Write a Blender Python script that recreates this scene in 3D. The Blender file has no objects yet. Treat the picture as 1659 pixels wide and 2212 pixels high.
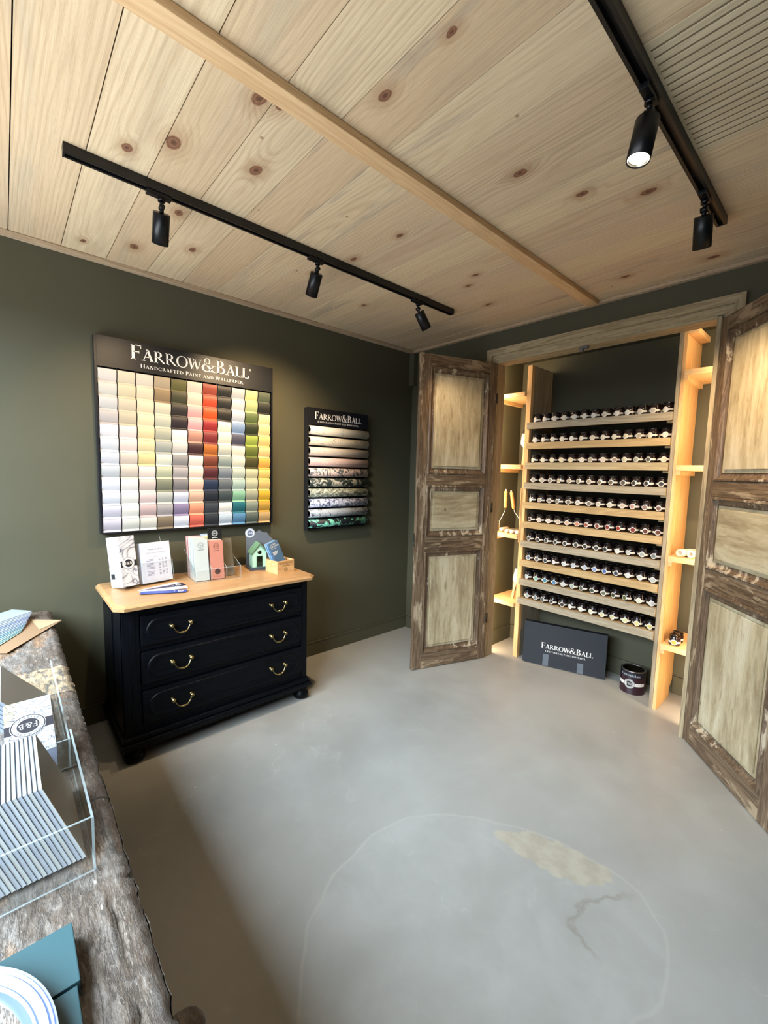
import bpy, bmesh, math, random
import numpy as np
from mathutils import Matrix, Vector, Euler, noise
random.seed(7); rng = np.random.RandomState(11)
PI = math.pi
C = bpy.context.scene.collection
scene = bpy.context.scene

# ---------------------------------------------------------------- camera
H = 2.614                                   # ceiling height
cam_d = bpy.data.cameras.new('camera'); cam = bpy.data.objects.new('camera', cam_d); C.objects.link(cam)
cam_d.sensor_fit = 'HORIZONTAL'; cam_d.sensor_width = 36.0; cam_d.lens = 19.889; cam_d.clip_start = 0.02
rt = Vector((0.66537501, 0.74611022, 0.02440562)); up = Vector((-0.08571466, 0.04388117, 0.99535292)); fw = Vector((-0.74157204, 0.66437488, -0.09315001))
mw = Matrix.Identity(4)
for i in range(3):
    mw[i][0] = rt[i]; mw[i][1] = up[i]; mw[i][2] = -fw[i]
mw[0][3], mw[1][3], mw[2][3] = 2.862, -2.8827, 1.5
cam.matrix_world = mw
scene.camera = cam
scene.view_settings.view_transform = 'Standard'; scene.view_settings.look = 'None'
scene.view_settings.gamma = 1.0; scene.view_settings.use_curve_mapping = False
scene.view_settings.exposure = 0.35

# ---------------------------------------------------------------- light
world = bpy.data.worlds.new('overcast'); scene.world = world; world.use_nodes = True
bg = world.node_tree.nodes['Background']; bg.inputs[0].default_value = (0.72, 0.84, 1.0, 1); bg.inputs[1].default_value = 0.8
def area(name, loc, rot, sx, sy, power, col, spread=PI):
    d = bpy.data.lights.new(name, 'AREA'); d.shape = 'RECTANGLE'; d.size = sx; d.size_y = sy; d.energy = power; d.color = col; d.spread = spread
    o = bpy.data.objects.new(name, d); o.location = loc; o.rotation_euler = rot; C.objects.link(o); return o
WIN_X0, WIN_X1, WIN_Z0, WIN_Z1, WIN_Y = 0.10, 2.90, 0.84, 2.34, -3.44
area('daylight_sky', (2.0, -5.7, 4.5), (math.radians(90 - 30), 0, 0), 8.0, 5.0, 3200, (0.76, 0.90, 1.0))
area('ground_bounce_fill', (1.3, -5.3, -0.05), (PI, 0, 0), 6.5, 3.2, 590, (0.92, 0.97, 1.0))  # added upward area lamp, stands in for ground-bounced daylight on the ceiling
scene.cycles.transparent_max_bounces = 32
WARM = (1.0, 0.72, 0.42)
NICHE_POWER = 7.0
SPOT_POWER = {'wall_a': 40, 'wall_b': 115, 'wall_c': 32, 'floor': 6, 'rack': 84}

# ---------------------------------------------------------------- mesh kit
def lin(h):
    if isinstance(h, str):
        h = h.lstrip('#'); c = [int(h[i:i + 2], 16) / 255 for i in (0, 2, 4)]
    else: c = list(h)
    return tuple((x / 12.92 if x <= 0.04045 else ((x + 0.055) / 1.055) ** 2.4) for x in c) + (1.0,)
class MB:
    def __init__(s): s.v = []; s.f = []; s.m = []; s.sm = []; s.T = Matrix.Identity(4); s.attr = {}
    def add(s, vs, fs, mat=0, smooth=False):
        b = len(s.v)
        for v in vs: s.v.append(tuple(s.T @ Vector(v)))
        for f in fs: s.f.append(tuple(b + i for i in f)); s.m.append(mat); s.sm.append(smooth)
        return s
    def box(s, x0, x1, y0, y1, z0, z1, mat=0, bev=0.0):
        if x1 < x0: x0, x1 = x1, x0
        if y1 < y0: y0, y1 = y1, y0
        if z1 < z0: z0, z1 = z1, z0
        b = min(bev, (x1 - x0) * .45, (y1 - y0) * .45, (z1 - z0) * .45)
        if b <= 0:
            return s.add([(x0, y0, z0), (x1, y0, z0), (x1, y1, z0), (x0, y1, z0), (x0, y0, z1), (x1, y0, z1), (x1, y1, z1), (x0, y1, z1)],
                         [(0, 3, 2, 1), (4, 5, 6, 7), (0, 1, 5, 4), (1, 2, 6, 5), (2, 3, 7, 6), (3, 0, 4, 7)], mat)
        bm = bmesh.new(); bmesh.ops.create_cube(bm, size=1)
        for v in bm.verts: v.co = Vector(((x0 + x1) / 2 + v.co.x * (x1 - x0), (y0 + y1) / 2 + v.co.y * (y1 - y0), (z0 + z1) / 2 + v.co.z * (z1 - z0)))
        bmesh.ops.bevel(bm, geom=bm.edges[:], offset=b, segments=2, affect='EDGES', profile=0.6)
        bm.verts.index_update(); vs = [tuple(v.co) for v in bm.verts]; fs = [tuple(v.index for v in f.verts) for f in bm.faces]; bm.free()
        return s.add(vs, fs, mat)
    def tube(s, pts, r, n=10, mat=0, cap=True, radii=None):
        pts = [Vector(p) for p in pts]; vs = []; fs = []
        prev = None
        for i, p in enumerate(pts):
            t = (pts[min(i + 1, len(pts) - 1)] - pts[max(i - 1, 0)]).normalized()
            if prev is None:
                a = Vector((0, 0, 1)) if abs(t.z) < .9 else Vector((1, 0, 0))
                u = t.cross(a).normalized()
            else: u = (prev - t * prev.dot(t)).normalized()
            prev = u; w = t.cross(u); rr = radii[i] if radii else r
            for k in range(n):
                an = 2 * PI * k / n; vs.append(tuple(p + u * math.cos(an) * rr + w * math.sin(an) * rr))
        for i in range(len(pts) - 1):
            for k in range(n): fs.append((i * n + k, i * n + (k + 1) % n, (i + 1) * n + (k + 1) % n, (i + 1) * n + k))
        s.add(vs, fs, mat, True)
        if cap:
            m = len(pts) - 1
            s.add(vs[:n][::-1], [tuple(range(n))], mat); s.add(vs[m * n:], [tuple(range(n))], mat)
        return s
    def lathe(s, prof, n=32, mat=0, M=None, mats=None, smooth=True):
        M = M or Matrix.Identity(4); vs = []
        for r, z in prof:
            for k in range(n):
                a = 2 * PI * k / n; vs.append(tuple(M @ Vector((r * math.cos(a), r * math.sin(a), z))))
        for i in range(len(prof) - 1):
            fs = [(i * n + k, i * n + (k + 1) % n, (i + 1) * n + (k + 1) % n, (i + 1) * n + k) for k in range(n)]
            s.add([], [], 0)
            b = len(s.v) if i == 0 else b0
            if i == 0:
                b0 = len(s.v)
                for v in vs: s.v.append(tuple(s.T @ Vector(v)))
            for f in fs: s.f.append(tuple(b0 + q for q in f)); s.m.append(mats[i] if mats else mat); s.sm.append(smooth)
        return s
    def prism(s, poly, fmap, d0, d1, mat=0, side=None):
        n = len(poly); a = [fmap(x, y, d0) for x, y in poly]; b = [fmap(x, y, d1) for x, y in poly]
        s.add([tuple(p) for p in a + b], [tuple(range(n))[::-1], tuple(range(n, 2 * n))], mat)
        s.add([tuple(p) for p in a + b], [(i, (i + 1) % n, n + (i + 1) % n, n + i) for i in range(n)], mat if side is None else side)
        return s
    def sphere(s, c, r, mat=0, n=16, sz=1.0):
        prof = [(max(1e-5, r * math.sin(PI * i / 10)), -r * sz * math.cos(PI * i / 10)) for i in range(11)]
        return s.lathe(prof, n, mat, Matrix.Translation(c))
    def build(s, name, mats, parent=None, origin=None, local=False, fix=True):
        if not isinstance(mats, (list, tuple)): mats = [mats]
        me = bpy.data.meshes.new(name)
        vs = s.v
        if parent is not None and not local:
            inv = WM[parent.name].inverted(); vs = [tuple(inv @ Vector(v)) for v in vs]
        o = bpy.data.objects.new(name, me)
        if parent is None:
            if origin is None:
                A = np.array(vs); origin = ((A[:, 0].min() + A[:, 0].max()) / 2, (A[:, 1].min() + A[:, 1].max()) / 2, A[:, 2].min())
            vs = [(v[0] - origin[0], v[1] - origin[1], v[2] - origin[2]) for v in vs]; o.location = origin
            WM[o.name] = Matrix.Translation(origin)
        else:
            o.parent = parent; WM[o.name] = WM[parent.name]
        me.from_pydata(vs, [], s.f)
        for m in mats: me.materials.append(m)
        me.polygons.foreach_set('material_index', s.m); me.polygons.foreach_set('use_smooth', s.sm)
        for k, a in s.attr.items():
            at = me.attributes.new(k, 'FLOAT', 'POINT'); at.data.foreach_set('value', np.asarray(a, dtype=np.float32))
        if fix:
            bm = bmesh.new(); bm.from_mesh(me); bmesh.ops.remove_doubles(bm, verts=bm.verts, dist=1e-5)
            bmesh.ops.recalc_face_normals(bm, faces=bm.faces); bm.to_mesh(me); bm.free()
        me.update(); C.objects.link(o); return o
WM = {}
def thing(name, label, cat, loc=(0, 0, 0), rot=(0, 0, 0), group=None):
    o = bpy.data.objects.new(name, None); C.objects.link(o); o.empty_display_size = .05
    o.location = loc; o.rotation_euler = rot; o['label'] = label; o['category'] = cat
    if group: o['group'] = group
    WM[o.name] = Matrix.Translation(loc) @ Euler(rot).to_matrix().to_4x4()
    return o
def tag(o, label, cat, group=None):
    o['label'] = label; o['category'] = cat
    if group: o['group'] = group
    return o
def struct(o): o['kind'] = 'structure'; return o
def lab(o, l): o['label'] = l; return o

# ---------------------------------------------------------------- materials
def newmat(name):
    m = bpy.data.materials.new(name); m.use_nodes = True; nt = m.node_tree
    return m, nt, nt.nodes['Principled BSDF']
def N(nt, t, **kw):
    n = nt.nodes.new(t)
    for k, v in kw.items():
        if k == 'inp':
            for a, b in v.items(): n.inputs[a].default_value = b
        else: setattr(n, k, v)
    return n
def L(nt, a, b): nt.links.new(a, b)
def ramp(nt, fac, stops, interp='LINEAR'):
    r = N(nt, 'ShaderNodeValToRGB'); r.color_ramp.interpolation = interp; e = r.color_ramp.elements
    while len(e) > 1: e.remove(e[0])
    for i, (p, c) in enumerate(stops):
        q = e[0] if i == 0 else e.new(p)
        q.position = p; q.color = lin(c) if isinstance(c, str) else (c if len(c) == 4 else (*c, 1))
    L(nt, fac, r.inputs[0]); return r.outputs[0]
def coords(nt, scale=(1, 1, 1), kind='Object', rot=(0, 0, 0), loc=(0, 0, 0)):
    t = N(nt, 'ShaderNodeTexCoord'); mp = N(nt, 'ShaderNodeMapping'); mp.inputs['Scale'].default_value = scale; mp.inputs['Rotation'].default_value = rot; mp.inputs['Location'].default_value = loc
    L(nt, t.outputs[kind], mp.inputs['Vector']); return mp.outputs[0]
def noi(nt, vec, scale=5, detail=4, rough=.55, dist=0.0):
    n = N(nt, 'ShaderNodeTexNoise', inp={'Scale': scale, 'Detail': detail, 'Roughness': rough, 'Distortion': dist})
    if vec is not None: L(nt, vec, n.inputs['Vector'])
    return n.outputs[0]
def math_(nt, op, a, b=None, c=None):
    m = N(nt, 'ShaderNodeMath', operation=op)
    for i, x in enumerate((a, b, c)):
        if x is None: continue
        if isinstance(x, (int, float)): m.inputs[i].default_value = x
        else: L(nt, x, m.inputs[i])
    return m.outputs[0]
def mixc(nt, fac, a, b, mode='MIX'):
    m = N(nt, 'ShaderNodeMix', data_type='RGBA', blend_type=mode)
    for sk, x in ((m.inputs[0], fac), (m.inputs[6], a), (m.inputs[7], b)):
        if isinstance(x, (int, float)): sk.default_value = x
        elif isinstance(x, str): sk.default_value = lin(x)
        elif isinstance(x, tuple): sk.default_value = x if len(x) == 4 else (*x, 1)
        else: L(nt, x, sk)
    return m.outputs[2]
def mrange(nt, v, a, b, c=0.0, d=1.0, smooth=False):
    m = N(nt, 'ShaderNodeMapRange'); m.interpolation_type = 'SMOOTHSTEP' if smooth else 'LINEAR'
    L(nt, v, m.inputs[0])
    for i, x in enumerate((a, b, c, d)): m.inputs[i + 1].default_value = x
    return m.outputs[0]
def bump(nt, p, h, strength=.3, dist=.01):
    b = N(nt, 'ShaderNodeBump', inp={'Strength': strength, 'Distance': dist}); L(nt, h, b.inputs['Height']); L(nt, b.outputs[0], p.inputs['Normal'])
_pc = {}
def paint(c, rough=.55, metal=0.0, name=None, spec=.5, coat=0.0):
    k = (str(c), rough, metal, spec, coat)
    if k in _pc: return _pc[k]
    m, nt, p = newmat(name or 'paint_' + str(c).strip('#')); p.inputs['Base Color'].default_value = lin(c)
    p.inputs['Roughness'].default_value = rough; p.inputs['Metallic'].default_value = metal; p.inputs['Specular IOR Level'].default_value = spec
    p.inputs['Coat Weight'].default_value = coat
    _pc[k] = m; return m
def wood(name, dark, mid, light, axis='X', scale=1.0, rough=.6, fine=1.0, bumpv=.25, kind='Object', wear=None, loc=(0, 0, 0), spec=.5):
    m, nt, p = newmat(name); p.inputs['Specular IOR Level'].default_value = spec
    st = {'X': (.35, 5, 5), 'Y': (5, .35, 5), 'Z': (5, 5, .35)}[axis]
    v = coords(nt, tuple(a * scale for a in st), kind, loc=loc)
    a = noi(nt, v, 2.2, 5, .6, .9)
    w = math_(nt, 'FRACT', math_(nt, 'MULTIPLY', a, 7.0)); w = math_(nt, 'ABSOLUTE', math_(nt, 'SUBTRACT', w, .5))
    v2 = coords(nt, tuple(a_ * scale * 7 for a_ in st), kind)
    f = noi(nt, v2, 3.0, 5, .7)
    g = math_(nt, 'ADD', math_(nt, 'MULTIPLY', w, .55), math_(nt, 'ADD', math_(nt, 'MULTIPLY', a, .55), math_(nt, 'MULTIPLY', f, .45 * fine)))
    col = ramp(nt, g, [(.32, dark), (.58, mid), (.86, light)])
    if wear:
        big = noi(nt, coords(nt, tuple(max(a_, 1.2) * .9 for a_ in st), kind), 2.4, 8, .72, .3)
        col = mixc(nt, mrange(nt, big, wear[1], wear[2], 0, 1), col, wear[0])
    L(nt, col, p.inputs['Base Color']); p.inputs['Roughness'].default_value = rough
    bump(nt, p, g, bumpv, .004)
    return m
def emis(name, c, s):
    m, nt, p = newmat(name); p.inputs['Base Color'].default_value = lin(c); p.inputs['Emission Color'].default_value = lin(c); p.inputs['Emission Strength'].default_value = s; return m
def clear(name, tint=(.97, .98, .98), gl=.10, edge=False):
    m = bpy.data.materials.new(name); m.use_nodes = True; nt = m.node_tree; nt.nodes.clear()
    o = N(nt, 'ShaderNodeOutputMaterial'); t = N(nt, 'ShaderNodeBsdfTransparent'); t.inputs[0].default_value = (*tint, 1)
    g = N(nt, 'ShaderNodeBsdfGlossy'); g.inputs['Roughness'].default_value = .04; g.inputs[0].default_value = (1, 1, 1, 1)
    lw = N(nt, 'ShaderNodeLayerWeight'); f = math_(nt, 'ADD', math_(nt, 'MULTIPLY', math_(nt, 'POWER', lw.outputs['Facing'], 4.0), .6), .025 + gl * .2)
    mx = N(nt, 'ShaderNodeMixShader'); L(nt, f, mx.inputs[0]); L(nt, t.outputs[0], mx.inputs[1]); L(nt, g.outputs[0], mx.inputs[2]); L(nt, mx.outputs[0], o.inputs[0]); return m
def edgeclear(name):
    m, nt, p = newmat(name); p.inputs['Base Color'].default_value = (.50, .60, .63, 1); p.inputs['Roughness'].default_value = .12; p.inputs['Alpha'].default_value = .26; return m

# wall paint: a dull olive green, faintly mottled by the roller
def wallmat(name, base):
    m, nt, p = newmat(name); v = coords(nt, (1, 1, 1), 'Object')
    a = noi(nt, v, 1.3, 3, .5); b = noi(nt, v, 90, 3, .6)
    c = lin(base); col = mixc(nt, mrange(nt, a, .35, .65, 0, 1), tuple(x * .93 for x in c[:3]), tuple(x * 1.06 for x in c[:3]))
    L(nt, col, p.inputs['Base Color']); p.inputs['Roughness'].default_value = .62; p.inputs['Specular IOR Level'].default_value = .35
    bump(nt, p, b, .06, .002); return m
M_wall = wallmat('olive_wall_paint', '#4b4939')
M_niche = wallmat('alcove_wall_paint', '#4b4939')

def knots_field(nt, vec, pts):
    cur = None
    for x, y, r in pts:
        d = N(nt, 'ShaderNodeVectorMath', operation='DISTANCE'); 
        mp = N(nt, 'ShaderNodeMapping'); mp.inputs['Location'].default_value = (-x * .62, -y, 0); mp.inputs['Scale'].default_value = (.62, 1, 0)
        L(nt, vec, mp.inputs[0]); L(nt, mp.outputs[0], d.inputs[0]); d.inputs[1].default_value = (0, 0, 0)
        o = math_(nt, 'DIVIDE', d.outputs['Value'], r)
        cur = o if cur is None else math_(nt, 'MINIMUM', cur, o)
    return cur
KNOTS = [(1.56, -2.25, .022), (1.19, -2.39, .026), (1.26, -2.12, .022), (1.59, -2.19, .02), (1.05, -2.50, .018), (1.83, -1.98, .018), (1.32, -1.43, .014), (0.77, -2.25, .018), (0.30, -2.33, .022), (2.22, -0.95, .02),
         (2.04, -1.12, .017), (2.08, -1.98, .012), (2.28, -0.17, .02), (1.14, -0.45, .016), (1.22, -0.77, .014), (0.92, -0.82, .014), (0.99, -1.45, .016), (.70, -1.52, .014), (0.48, -2.10, .018), (1.33, -0.85, .014), (1.90, -0.25, .016),
         (0.54, -1.02, .014), (0.43, -1.34, .014), (2.51, -1.56, .02), (0.18, -2.53, .014), (1.93, -1.40, .02)]
def ceilmat():
    m, nt, p = newmat('rough_sawn_pine')
    geo = N(nt, 'ShaderNodeNewGeometry'); pos = geo.outputs['Position']
    def at(n): return N(nt, 'ShaderNodeAttribute', attribute_name=n).outputs['Fac']
    ring, rnd, rnd2 = at('ring'), at('rnd'), at('rnd2')
    mp = N(nt, 'ShaderNodeMapping'); mp.inputs['Scale'].default_value = (2.2, 60, 1); L(nt, pos, mp.inputs[0])
    fib = noi(nt, mp.outputs[0], 2.0, 5, .65)
    mp2 = N(nt, 'ShaderNodeMapping'); mp2.inputs['Scale'].default_value = (.8, 6, 1); L(nt, pos, mp2.inputs[0])
    wob = noi(nt, mp2.outputs[0], 2.5, 4, .6)
    r = math_(nt, 'ADD', math_(nt, 'MULTIPLY', ring, 62.0), math_(nt, 'MULTIPLY', wob, 1.6))
    s = math_(nt, 'SINE', math_(nt, 'MULTIPLY', r, 2 * PI)); s = mrange(nt, s, -1, 1, 0, 1); s = math_(nt, 'POWER', s, 2.2)
    amp = mrange(nt, noi(nt, mp2.outputs[0], .9, 2, .5), .38, .64, .04, .32)
    g = math_(nt, 'MULTIPLY', s, amp)
    base = ramp(nt, rnd, [(0, '#c0a888'), (.25, '#cbb797'), (.5, '#c2ae93'), (.75, '#cfbc9b'), (1, '#c0aa8d')])
    grey = ramp(nt, rnd2, [(0, '#aaa08c'), (1, '#b59e80')])
    blot = noi(nt, mp2.outputs[0], 1.1, 6, .62, .4)
    col = mixc(nt, mrange(nt, blot, .5, .68, 0, .55), base, grey)
    col = mixc(nt, g, col, '#9a7d5c')
    col = mixc(nt, mrange(nt, fib, .35, .75, 0, .34), col, '#967d5f')
    stain = math_(nt, 'MULTIPLY', mrange(nt, noi(nt, mp2.outputs[0], 1.7, 7, .7, .2), .56, .70, 0, .55), mrange(nt, rnd2, .45, .75, 0, 1))
    col = mixc(nt, stain, col, '#857e77')
    wa = N(nt, 'ShaderNodeVectorMath', operation='ADD'); nz = N(nt, 'ShaderNodeTexNoise', inp={'Scale': 22.0, 'Detail': 2.0}); L(nt, pos, nz.inputs['Vector'])
    sc = N(nt, 'ShaderNodeVectorMath', operation='SCALE'); L(nt, nz.outputs['Color'], sc.inputs[0]); sc.inputs['Scale'].default_value = .014
    L(nt, pos, wa.inputs[0]); L(nt, sc.outputs[0], wa.inputs[1])
    k = knots_field(nt, wa.outputs[0], KNOTS)
    col = mixc(nt, mrange(nt, k, .9, 3.2, .38, 0, True), col, '#8d6a48')
    kr = mixc(nt, mrange(nt, math_(nt, 'SINE', math_(nt, 'MULTIPLY', k, 16.0)), -1, 1, 0, .5), '#6f4c38', '#8d6a50')
    col = mixc(nt, mrange(nt, k, .75, 1.0, 1, 0, True), col, kr)
    col = mixc(nt, mrange(nt, k, .18, .32, .8, 0, True), col, '#4a3226')
    sp = N(nt, 'ShaderNodeTexVoronoi', inp={'Scale': 5.0, 'Randomness': 1.0}); L(nt, pos, sp.inputs['Vector'])
    col = mixc(nt, mrange(nt, sp.outputs['Distance'], .02, .045, .7, 0), col, '#6d4c36')
    L(nt, col, p.inputs['Base Color']); p.inputs['Roughness'].default_value = .75; p.inputs['Specular IOR Level'].default_value = .25
    bump(nt, p, math_(nt, 'ADD', fib, math_(nt, 'MULTIPLY', s, -.35)), .35, .003)
    return m
M_ceil = ceilmat()
def limed(name, axis):
    # scrubbed, limed pine: smoky vertical streaks, soft pale blotches, a few dark nicks
    m, nt, p = newmat(name); st = {'X': (1.1, 7, 7), 'Z': (7, 7, 1.1)}[axis]
    a = noi(nt, coords(nt, st), 1.6, 5, .6, .6); b = noi(nt, coords(nt, tuple(q * 3.2 for q in st)), 1.8, 5, .65, .3); f = noi(nt, coords(nt, tuple(q * 14 for q in st)), 2, 3, .6)
    col = ramp(nt, a, [(.32, '#8c7d62'), (.45, '#a89a7c'), (.55, '#b5a88b'), (.68, '#c9bfa6')])
    col = mixc(nt, mrange(nt, b, .50, .70, 0, .6), col, '#cbbfa2'); col = mixc(nt, mrange(nt, b, .44, .30, 0, .7), col, '#7b6747')
    col = mixc(nt, mrange(nt, f, .35, .7, .22, 0), col, '#7d6b4c')
    d = N(nt, 'ShaderNodeTexVoronoi', inp={'Scale': 3.2}); L(nt, coords(nt, (1.6, 1.6, 1)), d.inputs['Vector']); col = mixc(nt, mrange(nt, d.outputs['Distance'], .025, .055, .85, 0), col, '#463222')
    L(nt, col, p.inputs['Base Color']); p.inputs['Roughness'].default_value = .5; bump(nt, p, b, .15, .003); return m
M_batten = wood('pine_batten', '#8f7860', '#a58e74', '#b7a285', 'X', 1.3, .7)
M_batten_y = wood('pine_batten_lengthways', '#8f7860', '#a58e74', '#b7a285', 'Y', 1.3, .7)
M_beam = wood('pine_beam', '#ac8a60', '#c09e74', '#cdae85', 'Y', 1.1, .65)
M_casing = wood('weathered_grey_casing', '#7a6b50', '#9b8c6e', '#b4a688', 'X', 1.6, .75, bumpv=.5)
M_casing_z = wood('weathered_grey_casing_upright', '#6c5d46', '#8f7f64', '#aa9a7c', 'Z', 1.6, .75, bumpv=.5)
M_pine_z = wood('fresh_pine_upright', '#b98a55', '#cfa36c', '#dcb684', 'Z', 1.2, .6)
M_pine_x = wood('fresh_pine_shelf', '#bb8f5c', '#d0a874', '#dfbd8c', 'X', 1.3, .6)
M_greywood_z = wood('grey_weathered_board', '#6e6250', '#8d806c', '#a39884', 'Z', 1.2, .75)
M_lip = [wood('shelf_lip_%s' % n, a, b, c, 'X', 1.5, .65, loc=(i * 3.1, i, 0)) for i, (n, a, b, c) in enumerate([('tan', '#94794f', '#ad9164', '#bfa67a'), ('grey', '#7c715e', '#978b76', '#aba08b'), ('buff', '#8b7a5d', '#a5936f', '#b8a888')])]
M_shelf_in = wood('inner_shelf_board', '#8d7248', '#a98c5e', '#bfa57a', 'X', 1.4, .65)
M_doorframe = wood('stripped_door_wood', '#33251b', '#5f4c3a', '#86715a', 'Z', 1.4, .40, wear=('#a5927a', .53, .58), bumpv=.5)
M_doorframe_x = wood('stripped_door_wood_cross', '#33251b', '#5f4c3a', '#86715a', 'X', 1.4, .40, wear=('#9c8970', .54, .60), bumpv=.5)
M_mould = wood('worn_moulding', '#33261d', '#574535', '#7d6955', 'Z', 2.2, .35, wear=('#b5a68f', .56, .60), bumpv=.4)
M_panel = limed('limed_door_panel', 'Z')
M_panel_x = limed('limed_door_panel_cross', 'X')
M_black = wood('black_painted_oak', '#030407', '#06080c', '#0a0c12', 'Y', 1.6, .36, bumpv=.5, spec=.12)
M_black_z = wood('black_painted_oak_upright', '#030407', '#06080c', '#0a0c12', 'Z', 1.6, .36, bumpv=.5, spec=.12)
M_oak = wood('light_oak_top', '#8d6641', '#9c7750', '#aa8760', 'Y', 1.8, .38, bumpv=.08)
M_brass = paint('#a39468', .28, 1.0, 'aged_brass')
M_steel = paint('#9a9a9c', .3, 1.0, 'dull_steel')
M_track = paint('#08080a', .42, 0, 'black_track_enamel')
M_fixture = paint('#0b0d11', .38, .35, 'black_spotlight_enamel')
M_display = paint('#13151b', .38, 0, 'black_display_board')
M_white = paint('#eceae6', .5, 0, 'white_print')
M_dark = paint('#050506', .8, 0, 'dark_void')
M_acr = clear('clear_acrylic', (.995, 1, 1), .05); M_acre = edgeclear('acrylic_edge')

# ---------------------------------------------------------------- lettering: a small roman alphabet of strokes
TK, TN = .150, .058
def _seg(P, x0, y0, x1, y1, w):
    d = Vector((x1 - x0, y1 - y0)); n = Vector((-d.y, d.x)).normalized() * w / 2
    steps = 1 if d.length < .6 else 2
    for i in range(steps):
        a = Vector((x0, y0)) + d * (i / steps); b = Vector((x0, y0)) + d * ((i + 1) / steps)
        P.append([(a.x - n.x, a.y - n.y), (b.x - n.x, b.y - n.y), (b.x + n.x, b.y + n.y), (a.x + n.x, a.y + n.y)])
def _hs(P, x0, y, x1, y2, w=TN):     # horizontal-cut diagonal
    h = w / 2; P.append([(x0 - h, y), (x0 + h, y), (x1 + h, y2), (x1 - h, y2)])
def _sf(P, x, y, e=.13): P.append([(x - e, y - .022), (x + e, y - .022), (x + e, y + .022), (x - e, y + .022)])
def _arc(P, cx, cy, rx, ry, a0, a1, t0=TN, t1=TK, n=14):
    pr = None
    for i in range(n + 1):
        a = math.radians(a0 + (a1 - a0) * i / n); w = t0 + (t1 - t0) * abs(math.cos(a)) ** 1.5
        o = (cx + rx * math.cos(a), cy + ry * math.sin(a)); q = (cx + (rx - w) * math.cos(a), cy + (ry - min(w, t0 * 1.1)) * math.sin(a))
        if pr: P.append([pr[1], pr[0], o, q])
        pr = (o, q)
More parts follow.
